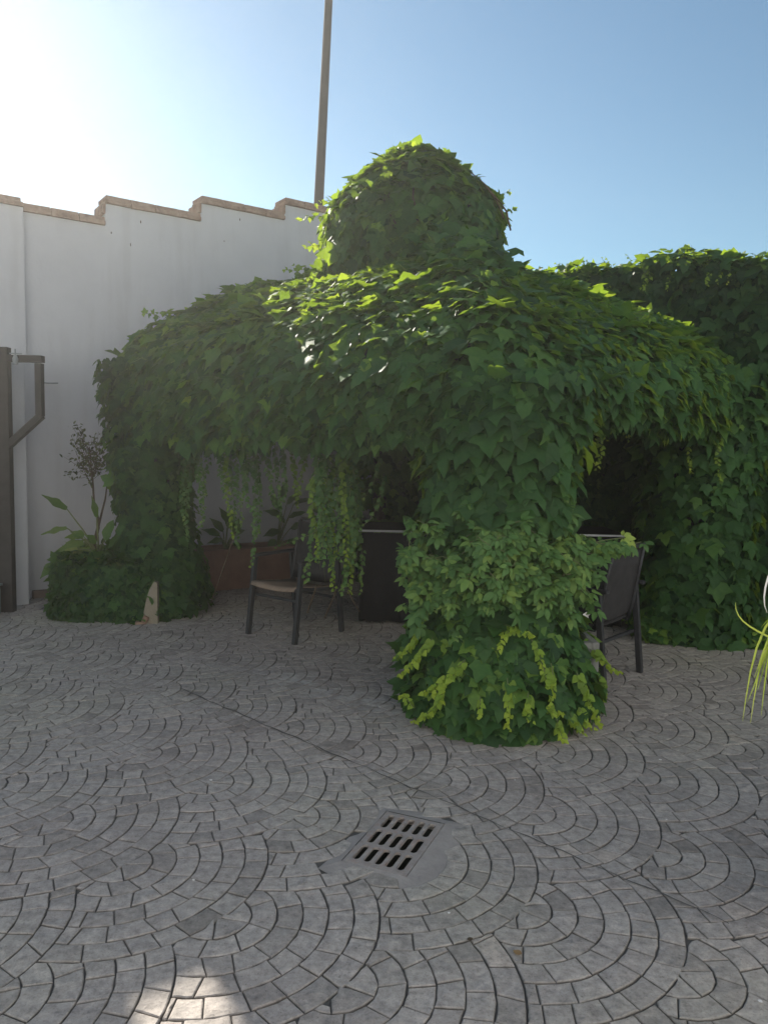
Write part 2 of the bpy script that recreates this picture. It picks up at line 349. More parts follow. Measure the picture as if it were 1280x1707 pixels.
def shingle(P, Nrm, size, tint, lift=0.35, jit=0.45, tip_out=0.25):
    """leaves hanging on a surface: tips downhill, faces turned a little to the sky"""
    n = len(P); up = np.array([0, 0, 1.0])
    down = -up + (Nrm @ up)[:, None] * Nrm; flat = np.linalg.norm(down, axis=1) < 0.15
    down[flat] += RNG.normal(size=(flat.sum(), 3)) * 0.6
    down = unit(down)
    face = unit(Nrm + lift * up + RNG.normal(size=(n, 3)) * jit * 0.6)
    tip = down + Nrm * tip_out + RNG.normal(size=(n, 3)) * jit
    return tip, face

# ================================================================== SETTING
# grate rectangle on the ground
g00, g10, g01 = ground(650, 1354), ground(735, 1373), ground(593, 1441)
gu = (g10 - g00).normalized(); gv = Vector((-gu.y, gu.x, 0)); gv = gv if gv.dot(g01 - g00) > 0 else -gv
GW, GL = 0.265, 0.44
gc = g00 + (g10 - g00) * 0.5 + gv * GL * 0.5
def grect(k=1.0, e=0.0):
    return [gc + gu * (sx * (GW / 2 * k + e)) + gv * (sy * (GL / 2 * k + e)) for sx, sy in ((-1, -1), (1, -1), (1, 1), (-1, 1))]
def sheet_with_hole(name, x0, x1, y0, y1, z, mat, parent=None):
    bm = bmesh.new(); hole = grect(1.0, -0.004)
    hole.sort(key=lambda p: math.atan2(p.y - gc.y, p.x - gc.x))
    outer = [Vector((x1, y1, 0)), Vector((x0, y1, 0)), Vector((x0, y0, 0)), Vector((x1, y0, 0))]
    outer.sort(key=lambda p: math.atan2(p.y - gc.y, p.x - gc.x))
    a = [bm.verts.new((p.x, p.y, z)) for p in outer]
    # match hole corner nearest in angle
    best = min(range(4), key=lambda s: sum((((math.atan2(hole[(i + s) % 4].y - gc.y, hole[(i + s) % 4].x - gc.x) - math.atan2(outer[i].y - gc.y, outer[i].x - gc.x)) + math.pi) % (2 * math.pi) - math.pi) ** 2 for i in range(4)))
    h = [bm.verts.new((hole[(i + best) % 4].x, hole[(i + best) % 4].y, z)) for i in range(4)]
    for i in range(4): bm.faces.new((a[i], a[(i + 1) % 4], h[(i + 1) % 4], h[i]))
    return mesh_obj(name, bm, mat, parent)
M_ground = noise_mat('bare_ground', [(0.15, 0.13, 0.11), (0.21, 0.19, 0.17)], 0.8, 0.95, 0.3, 30)
gr = sheet_with_hole('ground', -24, 24, -24, 24, -0.030, M_ground); tag(gr, kind='structure')
pav = sheet_with_hole('pavement', -7, 7, -4.19, 11.5, -0.0075, M_joint); tag(pav, kind='structure')

# fan-shaped stones
FU, FV = Vector((0.600, 0.400)), Vector((-0.430, 0.310)); FC0 = Vector((0.06, 2.86)); FR = 0.555
FA = -FV.normalized()
centres = []
for i in range(-16, 18):
    for j in range(-20, 24):
        c = FC0 + FU * i + FV * j
        if -7.5 < c.x < 7.5 and -0.3 < c.y < 10.5 and abs(c.x) < 0.62 * max(c.y, 0.6) + 1.8: centres.append(c)
cen = np.array([(c.x, c.y) for c in centres]); cax = cen @ np.array([FA.x, FA.y])
a0 = math.atan2(FA.y, FA.x)
NR = 6; DR = 0.0865
apron = [Vector((math.cos(t) * 1, math.sin(t) * 1)) for t in np.linspace(0, 2 * math.pi, 25)[:-1]]
def in_apron(p):
    d = Vector((p[0] - gc.x, p[1] - gc.y)); x = d.dot(gu.to_2d()); y = d.dot(gv.to_2d())
    return abs(x - 0.02) < GW / 2 + 0.045 and abs(y - 0.0) < GL / 2 + 0.030
stones = []
joint_a, joint_b = ground(300, 1148).to_2d(), ground(1215, 1540).to_2d()
for ci, c in enumerate(centres):
    near = [k for k in range(len(centres)) if k != ci and cax[k] < cax[ci] - 1e-6 and (Vector(cen[k]) - c).length < 2 * FR]
    near = cen[near]
    def own_range(r):
        th = np.linspace(a0 - 2.7, a0 + 2.7, 801); p = np.stack([c.x + r * np.cos(th), c.y + r * np.sin(th)], 1)
        ok = np.ones(len(th), bool)
        for q in near: ok &= ((p - q) ** 2).sum(1) >= FR * FR
        if not ok.any(): return []
        idx = np.where(ok)[0]
        return [(th[r_[0]], th[r_[-1]]) for r_ in np.split(idx, np.where(np.diff(idx) > 1)[0] + 1) if len(r_) > 1]
    rows_ = []
    for k in range(NR):
        ro, ri = FR - k * DR, (FR - (k + 1) * DR if k < NR - 1 else 0.0)
        jo, ji = ro - 0.0021, max(ri + 0.0021, 0.012)
        A1, A0, AM = own_range(jo), own_range(ji), own_range((jo + ji) / 2)
        for run in AM:
            def pick(runs, other):
                c_ = [q for q in runs if q[0] < run[1] and q[1] > run[0]]
                if c_: return max(c_, key=lambda q: q[1] - q[0])
                m_ = run[0] if other and abs(other[0] - run[0]) < abs(other[1] - run[1]) else (run[0] + run[1]) / 2
                return (m_, m_)
            o1 = pick(A1, None); o0 = pick(A0, None)
            qa, qb = jo + (ji - jo) * 0.25, jo + (ji - jo) * 0.75
            rows_.append((k, ro, ri, jo, ji, o1, o0, run, pick(own_range(qa), None), pick(own_range(qb), None)))
    for k, ro, ri, jo, ji, R1, R0, RM, QA, QB in rows_:
        lo, hi = min(R0[0], R1[0], RM[0], QA[0], QB[0]), max(R0[1], R1[1], RM[1], QA[1], QB[1]); rm = (ro + ri) / 2 if k < NR - 1 else ro * 0.8
        t = lo - random.random() * 0.12 / rm; cuts = [t]
        while t < hi:
            t += random.choice([0.088, 0.10, 0.112, 0.122, 0.135]) / rm; cuts.append(t)
        ga = 0.0018
        sks = [random.gauss(0, 0.007) for _ in cuts]
        for kk, (ta_, tb_) in enumerate(zip(cuts, cuts[1:])):
            skew0, skew1 = sks[kk], sks[kk + 1]
            def span(r, RR, sk):
                A = max(ta_ + ga / r + sk * skew0 / r, RR[0] + ga / r); B = min(tb_ - ga / r + sk * skew1 / r, RR[1] - ga / r)
                if B - A < 0.004 / r: return None
                return A, B
            so_, sm_, si_ = span(jo, R1, 1), span((jo + ji) / 2, RM, 0), span(ji, R0, -1)
            rq = [jo + (ji - jo) * f for f in (0.25, 0.5, 0.75)]; sq = [span(rq[0], QA, 0.5), sm_, span(rq[2], QB, -0.5)]
            polar = []
            if so_: polar += [(jo, so_[0] + (so_[1] - so_[0]) * i / 3) for i in range(4)]
            polar += [(r, q[1]) for r, q in zip(rq, sq) if q]
            if si_: polar += [(ji, si_[1] + (si_[0] - si_[1]) * i / 3) for i in range(4)]
            elif ri == 0.0 and sm_: polar.append((0.012, (sm_[0] + sm_[1]) / 2))
            polar += [(r, q[0]) for r, q in reversed(list(zip(rq, sq))) if q]
            pts = []
            for r, a in polar:
                rr = r + random.uniform(-0.002, 0.002); pts.append((c.x + rr * math.cos(a), c.y + rr * math.sin(a)))
            if len(pts) < 4: continue
            pa = np.array(pts); x, y = pa[:, 0], pa[:, 1]
            area = 0.5 * abs(np.dot(x, np.roll(y, -1)) - np.dot(y, np.roll(x, -1)))
            if area < 0.0003: continue
            ce = pa.mean(0)
            if in_apron(ce): continue
            stones.append((pa, area, ce))
def stone_geo(pa, ce):
    n = len(pa); x, y = pa[:, 0], pa[:, 1]
    if np.dot(x, np.roll(y, -1)) - np.dot(y, np.roll(x, -1)) < 0: pa = pa[::-1]
    h = random.gauss(0.0, 0.0009); tx, ty = random.gauss(0, 0.006), random.gauss(0, 0.006)
    d = pa - ce; ln = np.linalg.norm(d, axis=1)[:, None]
    ins = pa - d / ln * 0.0045
    top = np.c_[ins, h + (ins - ce) @ np.array([tx, ty])]
    ring = np.c_[pa, h - 0.0030 + (pa - ce) @ np.array([tx, ty])]
    bot = np.c_[pa, np.full(n, -0.016)]
    ctr = np.array([[ce[0], ce[1], h + random.gauss(0.0010, 0.0012)]])
    V = np.vstack([ctr, top, ring, bot]); T = []
    for i in range(n):
        j = (i + 1) % n
        T.append((0, 1 + i, 1 + j))
        for r0 in (1, 1 + n): T += [(r0 + i, r0 + n + i, r0 + n + j), (r0 + i, r0 + n + j, r0 + j)]
    return V, np.array(T)
def st_score(s):
    v = s[2]; 
    if v[1] < 1.5 or abs(v[0] / v[1]) > 0.5 or v[1] < 1.95: return 0
    return s[1] / (v[1] ** 3)
stones.sort(key=st_score, reverse=True)
SV, ST, STT, b0 = [], [], [], 0
def tvec(t, n): return np.r_[np.full(1 + n, t), np.full(n, 0.16), np.full(n, 0.05)]
for k, (pa, area, ce) in enumerate(stones):
    V, T = stone_geo(pa, ce); npo = len(pa); tint = min(max(random.gauss(0.52, 0.12), 0.2), 0.94)
    if random.random() < 0.006: tint = 0.97
    if k < 300 and st_score(stones[k]) > 0:
        me = tri_mesh('paving_stone', V - np.array([ce[0], ce[1], 0]), T, tvec(tint, npo), M_stone)
        for p in me.polygons: p.use_smooth = False
        o = link('paving_stone', me, pav); o.location = (ce[0], ce[1], 0)
    else:
        SV.append(V); ST.append(T + b0); STT.append(tvec(tint, npo)); b0 += len(V)
me = tri_mesh('paving_stones', np.vstack(SV), np.vstack(ST), np.concatenate(STT), M_stone)
me.polygons.foreach_set('use_smooth', np.zeros(len(me.polygons), bool))
tag(link('paving_stones', me, pav), kind='stuff')
# saw-cut joint that crosses the fans
bm = bmesh.new(); jd = (joint_b - joint_a).normalized(); jn = Vector((-jd.y, jd.x))
prev = None
for i in range(70):
    f = i / 69; p = joint_a.lerp(joint_b, f) + jn * (0.004 * math.sin(i * 1.7) + 0.004 * math.sin(i * 0.6)); w = 0.0028 * (0.5 + 0.8 * abs(math.sin(i * 0.37))) * (1.5 if f < 0.45 else 1)
    cur = [bm.verts.new((p.x + jn.x * w * s, p.y + jn.y * w * s, 0.0042)) for s in (-1, 1)]
    if prev: bm.faces.new((prev[0], cur[0], cur[1], prev[1]))
    prev = cur
mesh_obj('expansion_joint', bm, M_crack, pav)

# mortar apron and drain grate
bm = bmesh.new(); outer = []; inner = []
for i in range(48):
    t = 2 * math.pi * i / 48; cx, cy = math.cos(t), math.sin(t)
    k = 1 / max(abs(cx), abs(cy)); sx, sy = cx * k, cy * k
    w = 0.085 + 0.02 * math.sin(3 * t + 1) + 0.012 * math.sin(7 * t) + random.uniform(-0.006, 0.006)
    pin = gc + gu * sx * (GW / 2 + 0.002) + gv * sy * (GL / 2 + 0.002)
    po = gc + gu * (sx * (GW / 2 + w) + 0.03) + gv * sy * (GL / 2 + w * 0.8)
    inner.append(bm.verts.new((pin.x, pin.y, 0.003))); outer.append(bm.verts.new((po.x, po.y, -0.0055)))
low = [bm.verts.new((v.co.x, v.co.y, -0.02)) for v in outer]
for i in range(48):
    j = (i + 1) % 48
    bm.faces.new((inner[i], outer[i], outer[j], inner[j])); bm.faces.new((outer[i], low[i], low[j], outer[j]))
mesh_obj('drain_surround', bm, M_apron, pav)
drain = thing('drain_grate', 'rusty iron drain grate with fifteen slots set in the grey paving', 'drain grate', (gc.x, gc.y, 0))
def loc2(x, y): p = gu * x + gv * y; return p.x, p.y
bm = bmesh.new()
rim = 0.017; cw = (GW - 2 * rim) / 5; cl = (GL - 2 * rim) / 3; zt, zb = 0.004, -0.006
def wall_quad(a, b_): 
    a2, b2 = bm.verts.new((a.co.x, a.co.y, zb)), bm.verts.new((b_.co.x, b_.co.y, zb)); bm.faces.new((a, b_, b2, a2))
for i in range(5):
    for j in range(3):
        cx, cy = -GW / 2 + rim + cw * (i + 0.5), -GL / 2 + rim + cl * (j + 0.5)
        sw, sl_ = cw * 0.31, cl * 0.42
        inn, out = [], []
        for k in range(24):
            t = 2 * math.pi * (k + 0.5) / 24; c_, s_ = math.cos(t), math.sin(t)
            ix, iy = sw * c_, sw * s_ + (sl_ - sw) * (1 if s_ > 0 else -1)
            kk = 1 / max(abs(c_) / (cw / 2), abs(s_) / (cl / 2)); ox, oy = c_ * kk, s_ * kk
            if abs(abs(oy) - cl / 2) > 1e-6: oy = max(-cl / 2, min(cl / 2, oy))
            inn.append(bm.verts.new((*loc2(cx + ix, cy + iy), zt))); out.append(bm.verts.new((*loc2(cx + ox, cy + oy), zt)))
        for k in range(24):
            q = (k + 1) % 24; bm.faces.new((out[k], out[q], inn[q], inn[k])); wall_quad(inn[k], inn[q])
# corner fillers of the cells are covered by a thin plate grid just below
for i in range(6):
    x = -GW / 2 + rim + cw * i; a = gu * x
    box(bm, Vector((a.x, a.y, -0.001)), (cw * 0.30, GL - 2 * rim, 0.0085), Matrix((gu, gv, Vector((0, 0, 1)))).transposed())
for j in range(4):
    y = -GL / 2 + rim + cl * j; a = gv * y
    box(bm, Vector((a.x, a.y, -0.0013)), (GW - 2 * rim, cl * 0.13, 0.0085), Matrix((gu, gv, Vector((0, 0, 1)))).transposed())
mesh_obj('slotted_plate', bm, M_grate, drain)
bm = bmesh.new()
rotg = Matrix((gu, gv, Vector((0, 0, 1)))).transposed()
for sx in (-1, 1):
    a = gu * sx * (GW / 2 - rim / 2); box(bm, Vector((a.x, a.y, -0.012)), (rim - 0.002, GL, 0.030), rotg, 0.002)
for sy in (-1, 1):
    a = gv * sy * (GL / 2 - rim / 2); box(bm, Vector((a.x, a.y, -0.0125)), (GW - 2 * rim, rim - 0.002, 0.030), rotg, 0.002)
mesh_obj('rim', bm, M_grate, drain)
stud_me = None
for i in range(4):
    for j in range(3):
        a = gu * (-GW / 2 + rim + cw * (i + 1)) + gv * (-GL / 2 + rim + cl * (j + 0.5))
        if stud_me is None:
            bm = bmesh.new(); bmesh.ops.create_uvsphere(bm, u_segments=6, v_segments=4, radius=0.005); so_ = mesh_obj('stud', bm, M_grate, drain); stud_me = so_.data
        else: so_ = link('stud', stud_me, drain)
        so_.location = (a.x, a.y, 0.0035)
bm = bmesh.new(); r = [p - gc for p in grect(1.0, -0.005)]
lo = [bm.verts.new((p.x, p.y, -0.45)) for p in r]; hi = [bm.verts.new((p.x, p.y, -0.028)) for p in r]
bm.faces.new(lo)
for i in range(4): bm.faces.new((lo[i], lo[(i + 1) % 4], hi[(i + 1) % 4], hi[i]))
mesh_obj('pit', bm, M_pit, drain)

# ------------------------------------------------------------------ white stepped wall
WP = Vector((-3.529, 7.519, 0)); WU = Vector((math.sin(R(55)), math.cos(R(55)), 0)); WN = Vector((-WU.y, WU.x, 0))   # WN away from the camera
WT = 0.24
wall = thing('stepped_wall', 'white plastered garden wall with stepped top and brick coping', 'wall', WP, math.atan2(WU.y, WU.x))
def wseg(t0, t1, h, d0=0.0, d1=WT, sub=None, name='wall_section', zb=-0.03):
    bm = bmesh.new(); box(bm, Vector(((t0 + t1) / 2, (d0 + d1) / 2, (h + zb) / 2)), (t1 - t0, d1 - d0, h - zb)); return mesh_obj(name, bm, M_plaster, wall)
steps = [(0.03, 0.80, 3.735), (0.80, 1.81, 3.955), (1.81, 2.82, 4.15), (2.82, 3.83, 4.325), (3.83, 4.84, 4.49)]
brick_me = {}
def brick(L, W_, H_):
    key = (round(L, 3), round(W_, 3), round(H_, 3), random.randint(0, 3))
    if key not in brick_me:
        bm = bmesh.new(); box(bm, Vector((0, 0, 0)), (L, W_, H_), None, 0.006)
        for v in bm.verts: v.co += Vector((random.gauss(0, .0015), random.gauss(0, .0015), random.gauss(0, .0012)))
        me = bpy.data.meshes.new('coping_brick'); bm.to_mesh(me); bm.free(); me.materials.append(M_brick); brick_me[key] = me
    return brick_me[key]
def lay(t, d, z, L, W_, H_, yaw=0.0):
    o = link('coping_brick', brick(L, W_, H_), wall); o.location = (t, d, z); o.rotation_euler = (random.gauss(0, .006), random.gauss(0, .006), yaw + random.gauss(0, .008))
for k, (t0, t1, h) in enumerate(steps):
    wseg(t0, t1, h)
    n = max(2, round((t1 - t0) / 0.25)); L_ = (t1 - t0) / n
    for i in range(n):      # two thin courses lying over the wall head
        lay(t0 + L_ * (i + 0.5), WT / 2, h + 0.021, L_ - 0.008, WT + 0.07, 0.040)
        if i < n: lay(t0 + L_ * (i + 0.5), WT / 2, h + 0.062, L_ - 0.008, WT + 0.03, 0.038)
    if k > 0:               # upright bricks facing the end of the higher section
        for j in range(3): lay(t0 - 0.019, WT * (j + 0.5) / 3 - 0.02 + 0.02 * j, h - 0.055, 0.034, WT / 3 + 0.016, 0.100)
# left, slightly proud section with its own coping
SUN_GAP = (-0.60, -0.36, 3.09, 3.37)         # unseen opening added high in the wall to throw a sun patch onto the paving
wseg(-6.5, SUN_GAP[0], 3.76, -0.06, WT); wseg(SUN_GAP[1], 0.03, 3.76, -0.06, WT)
wseg(SUN_GAP[0], SUN_GAP[1], SUN_GAP[2], -0.06, WT); wseg(SUN_GAP[0], SUN_GAP[1], 3.76, -0.06, WT, zb=SUN_GAP[3])
n = 24; L_ = 6.53 / n
for i in range(n):
    lay(-6.5 + L_ * (i + 0.5), WT / 2 - 0.03, 3.781, L_ - 0.008, WT + 0.13, 0.040); lay(-6.5 + L_ * (i + 0.5) - 0.02, WT / 2 - 0.03, 3.822, L_ - 0.008, WT + 0.09, 0.038)
    if i < n - 1: lay(-6.5 + L_ * (i + 0.5) - 0.08, WT / 2 - 0.03, 3.858, L_ - 0.008, WT + 0.05, 0.034)
# pilaster beside the post
bm = bmesh.new(); box(bm, Vector((-0.14, -0.19, 1.14)), (0.22, 0.26, 2.32), None, 0.012); mesh_obj('pilaster', bm, M_plaster, wall)
bm = bmesh.new(); box(bm, Vector((1.6, -0.035, 0.03)), (3.1, 0.07, 0.09), None, 0.01); mesh_obj('skirting', bm, noise_mat('earth_skirting', [(0.12, 0.085, 0.07), (0.20, 0.15, 0.125)], 8, 0.95, 0.4), wall)
# small scars in the plaster
bm = bmesh.new()
for px, py in ((218, 408), (186, 388), (235, 370), (374, 402), (400, 366)):
    d = ray(px, py); n2_ = Vector((-WU.y, WU.x, 0)); t = n2_.dot(WP - Vector((0, 0, EYE))) / n2_.dot(d); p = Vector((0, 0, EYE)) + d * t - WP
    box(bm, Vector((p.dot(WU), -0.001, p.z)), (random.uniform(0.006, 0.010), 0.006, random.uniform(0.010, 0.03)), None, 0.001)
mesh_obj('plaster_scar', bm, M_stem, wall)

# ------------------------------------------------------------------ pole behind the wall
pb, ptp = at(531, 345, 11.5), at(548.5, -10, 11.5)
lean = (ptp - pb) / (ptp.z - pb.z)
foot = pb - lean * pb.z
pole = thing('street_pole', 'tall grey tapering metal pole rising behind the white wall', 'pole', foot)
bm = bmesh.new(); hts = [-0.05, 3, 5.5, 7.5, 8.75]
tube(bm, [lean * h for h in hts], [0.088, 0.079, 0.069, 0.058, 0.052], 12); mesh_obj('shaft', bm, M_metal, pole, True)
bm = bmesh.new(); box(bm, Vector((0, 0, 0.0)), (0.34, 0.34, 0.04), None, 0.005); mesh_obj('base_plate', bm, M_metal, pole)
bm = bmesh.new(); tube(bm, [lean * 8.75, lean * 8.80, lean * 8.85], [0.06, 0.06, 0.02], 12); mesh_obj('cap', bm, M_metal, pole)

# ------------------------------------------------------------------ dark post with angled bracket on the left
P0 = ground(22, 1021); PD = P0.y
post = thing('gate_post', 'dark brown painted post with angled bracket at the left edge', 'post', (P0.x - 0.09, PD + 0.04, 0))
def lp(px, py): v = at(px, py, PD); return Vector((v.x - post.location.x, 0.0, v.z))
bm = bmesh.new(); zt_ = lp(10, 578).z; box(bm, Vector((0, 0, zt_ / 2 - 0.02)), (0.18, 0.08, zt_ + 0.04), None, 0.006); mesh_obj('upright', bm, M_post, post)
a1, a2, a3, a4 = lp(20, 597), lp(62.5, 599), lp(62.5, 690), lp(18, 731)
x1 = 0.088
bm = bmesh.new(); bar(bm, (x1, 0, a1.z), (a2.x + 0.037, 0, a1.z), 0.060, 0.074, (0, 1, 0), 0.004); mesh_obj('bracket_arm', bm, M_post, post)
bm = bmesh.new(); bar(bm, (a2.x, 0.0, a1.z - 0.038), (a2.x, 0.0, a3.z - 0.02), 0.058, 0.072, (0, 1, 0), 0.004); mesh_obj('bracket_drop', bm, M_post, post)
bm = bmesh.new(); bar(bm, (a2.x + 0.012, 0.0, a3.z - 0.012), (0.07, 0, a4.z - 0.06), 0.062, 0.07, (0, 1, 0), 0.004); mesh_obj('bracket_strut', bm, M_post, post)
h1 = lp(27, 598)
bm = bmesh.new(); tube(bm, [(h1.x, -0.048, h1.z - 0.05), (h1.x, -0.048, h1.z + 0.0), (h1.x, -0.048, h1.z + 0.03)], [0.022, 0.026, 0.014], 10)
tube(bm, [(h1.x - 0.05, -0.048, h1.z + 0.045), (h1.x + 0.06, -0.048, h1.z + 0.043)], 0.006, 6); tube(bm, [(h1.x, -0.048, h1.z + 0.02), (h1.x, -0.048, h1.z + 0.085)], 0.007, 6)
tube(bm, [(h1.x, -0.048, h1.z - 0.02), (h1.x, -0.02, h1.z - 0.02)], 0.006, 6)
mesh_obj('insulator', bm, M_bin, post)
# short wire stub on the wall
def onwall(px, py, off=0.0):
    d = ray(px, py); t = WN.dot(WP - WN * off - Vector((0, 0, EYE))) / WN.dot(d); return Vector((0, 0, EYE)) + d * t
bm = bmesh.new(); w1, w2 = onwall(66, 637.5, 0.012), onwall(97, 638.5, 0.012); o0 = w1.copy()
tube(bm, [w1 - o0, (w1 + w2) / 2 - o0 + Vector((0, 0, -0.004)), w2 - o0, w2 - o0 + WN * 0.02], 0.007, 6)
wire = mesh_obj('wire', bm, M_bin); wire.location = o0; tag(wire, 'short grey wire running across the white wall beside the bracket', 'wire')
# grey bin edge in the corner of the frame
bp_ = ground(0, 1024); bin_ = thing('grey_bin', 'grey plastic bin standing in front of the dark post', 'bin', (bp_.x - 0.21, bp_.y - 0.02, 0))
bm = bmesh.new(); box(bm, Vector((0, -0.12, 0.13)), (0.46, 0.30, 0.26), None, 0.03); mesh_obj('body', bm, M_bin, bin_, True)
bm = bmesh.new(); box(bm, Vector((0, -0.12, 0.272)), (0.48, 0.32, 0.02), None, 0.008); mesh_obj('lid', bm, M_bin, bin_, True)

# ================================================================== GAZEBO
E1 = Vector((0.68, 0.735, 0)).normalized(); E2 = Vector((-E1.y, E1.x, 0))
GF = Vector((0.74, 4.62, 0)); GA, GB = 1.36, 1.80
GC = GF + E1 * GA + E2 * GB
EA, EB = 1.80, 2.30                      # half sizes to the leafy eaves
corner = {k: GC + E1 * sa * GA + E2 * sb * GB for k, (sa, sb) in dict(F=(-1, -1), R=(1, -1), L=(-1, 1), B=(1, 1)).items()}
gz = thing('gazebo', 'wooden garden gazebo buried under ivy with square posts and pointed roof', 'gazebo', GC, math.atan2(E1.y, E1.x))
for k, (sa, sb) in dict(F=(-1, -1), R=(1, -1), L=(-1, 1), B=(1, 1)).items():
    bm = bmesh.new(); box(bm, Vector((sa * GA, sb * GB, 1.06)), (0.11, 0.11, 2.12), None, 0.006); mesh_obj('post', bm, M_wood, gz)
for s in (-1, 1):
    bm = bmesh.new(); box(bm, Vector((0, s * GB, 2.19)), (2 * GA + 0.3, 0.09, 0.14), None, 0.004); mesh_obj('beam', bm, M_wood, gz)
    bm = bmesh.new(); box(bm, Vector((s * GA, 0, 2.187)), (0.09, 2 * GB - 0.10, 0.14), None, 0.004); mesh_obj('beam', bm, M_wood, gz)
MS = np.array([0.0, 0.30, 0.39, 0.59, 0.78, 0.90, 0.97, 1.0]); ZS = np.array([3.10, 3.01, 2.97, 2.85, 2.65, 2.53, 2.40, 2.26])
def ebq(q): return np.where(np.asarray(q) < 0, EB - 0.16, EB)
def roof_m(p, q): return ((np.abs(p) / EA) ** 8 + (np.abs(q) / ebq(q)) ** 8) ** (1 / 8)
def sag(p, q): return 0.13 * np.clip((p / EA - q / EB) / 2, 0, 1) + 0.40 * np.clip(-(p / EA + q / EB) / 2, 0, 1) ** 1.6
def roof_z(p, q): return np.interp(roof_m(p, q), MS, ZS) - sag(p, q) + 0.10 * np.exp(-((np.abs(p) / EA - np.abs(q) / ebq(q)) / 0.14) ** 2)
# boarded roof under the leaves
bm = bmesh.new(); rings = []
for m in (0.30, 0.5, 0.7, 0.86, 0.95):
    ring = []
    for k in range(32):
        t = 2 * math.pi * k / 32; cx, cy = math.cos(t), math.sin(t); s = m * 0.96 / roof_m(cx * EA, cy * EB)
        ring.append(bm.verts.new((cx * EA * s, cy * EB * s, float(roof_z(cx * EA * s, cy * EB * s)) - 0.14)))
    rings.append(ring)
for a, b_ in zip(rings, rings[1:]):
    for k in range(32): bm.faces.new((a[k], b_[k], b_[(k + 1) % 32], a[(k + 1) % 32]))
top = bm.verts.new((0, 0, 3.4))
for k in range(32): bm.faces.new((top, rings[0][k], rings[0][(k + 1) % 32]))
roof = mesh_obj('roof', bm, M_wood, gz)
# small raised lantern roof
CZ = np.array([2.96, 3.12, 3.32, 3.48, 3.60, 3.72, 3.83, 3.92, 3.99, 4.03]); CR = np.array([0.62, 0.70, 0.74, 0.72, 0.66, 0.55, 0.42, 0.29, 0.16, 0.02])
LC = np.array([GC.x - 0.15, GC.y])
bm = bmesh.new(); prev = None
for z, r_ in zip(CZ, CR):
    ring = [bm.verts.new((math.cos(2 * math.pi * k / 20) * r_ * 0.86 - 0.06, math.sin(2 * math.pi * k / 20) * r_ * 0.86 + 0.06, z - 0.07)) for k in range(20)]
    if prev:
        for k in range(20): bm.faces.new((prev[k], prev[(k + 1) % 20], ring[(k + 1) % 20], ring[k]))
    prev = ring
bm.faces.new(prev)
mesh_obj('lantern_roof', bm, M_wood, gz)

def to_world(p, q, z):
    return np.stack([GC.x + E1.x * p + E2.x * q, GC.y + E1.y * p + E2.y * q, z], -1)
def rotw(v): return np.stack([E1.x * v[:, 0] + E2.x * v[:, 1], E1.y * v[:, 0] + E2.y * v[:, 1], v[:, 2]], -1)

ivy = thing('climbing_ivy', 'dense green climbing ivy covering the gazebo roof and posts', 'ivy', (GC.x, GC.y, 0))
lv = Leaves()
def size_of(n, mean, sd=0.36, lo=0.35): return mean * np.clip(RNG.normal(1, sd, n), lo, 1.6)
def tint_of(n, mean=0.38, sd=0.13): return np.clip(RNG.normal(mean, sd, n), 0.02, 0.8)
# roof slopes
n = 25000
p = RNG.uniform(-EA, EA, n); q = RNG.uniform(-EB, EB, n); m = roof_m(p, q)
front = (p < 0.35) | (q < 0.35)
keep = (m < 1.0) & (m > 0.2) & (front | (RNG.random(n) < 0.4)); p, q, m = p[keep], q[keep], m[keep]
e = 0.01
z = roof_z(p, q); nx = -(roof_z(p + e, q) - roof_z(p - e, q)) / (2 * e); ny = -(roof_z(p, q + e) - roof_z(p, q - e)) / (2 * e)
Nrm = unit(rotw(np.stack([nx, ny, np.ones_like(nx)], -1)))
P = to_world(p, q, z); nz = fnoise(P)
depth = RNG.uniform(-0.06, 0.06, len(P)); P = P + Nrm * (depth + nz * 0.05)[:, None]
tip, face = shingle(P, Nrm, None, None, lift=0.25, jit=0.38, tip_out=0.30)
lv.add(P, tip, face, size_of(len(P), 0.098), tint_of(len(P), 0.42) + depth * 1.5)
# leafy fringe round the eaves
def perimeter(t):
    """t in 0..4 -> point on the rounded eave outline and its outward normal (local)"""
    a = t * math.pi / 2; c, s = np.cos(a), np.sin(a)
    k = 1 / roof_m(c * EA, s * EB); p, q = c * EA * k, s * EB * k
    gx = np.sign(p) * (np.abs(p) / EA) ** 7 / EA; gy = np.sign(q) * (np.abs(q) / EB) ** 7 / EB
    return p, q, unit(np.stack([gx, gy, np.zeros_like(gx)], -1))
n = 12500
t = RNG.uniform(0, 4, n); p, q, nl = perimeter(t)
W0 = to_world(p, q, np.zeros(n)); Nw = rotw(nl)
leftface = nl[:, 0] < -0.6; rightface = nl[:, 1] < -0.6
ztop = 2.36 - sag(p, q)
zbot = np.where(leftface, 1.62, np.where(rightface, 1.80, 1.9)) + 0.10 * fnoise(W0 * np.array([1, 1, 0]) * 1.6) + 0.06 * fnoise(W0 * 3.1)
u = RNG.random(n) ** 0.9; z = ztop - u * (ztop - zbot)
keep = leftface | rightface | (RNG.random(n) < 0.45)
W0, Nw, z, u = W0[keep], Nw[keep], z[keep], u[keep]
off = 0.02 + 0.055 * np.sin(np.clip(u, 0, 1) * math.pi) - 0.10 * u ** 2
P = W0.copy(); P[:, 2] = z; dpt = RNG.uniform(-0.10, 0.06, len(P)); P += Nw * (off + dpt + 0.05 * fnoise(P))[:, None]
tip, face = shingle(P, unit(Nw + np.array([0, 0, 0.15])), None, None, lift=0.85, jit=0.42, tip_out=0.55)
lv.add(P, tip, face, size_of(len(P), 0.108), tint_of(len(P), 0.36) + dpt * 1.0)
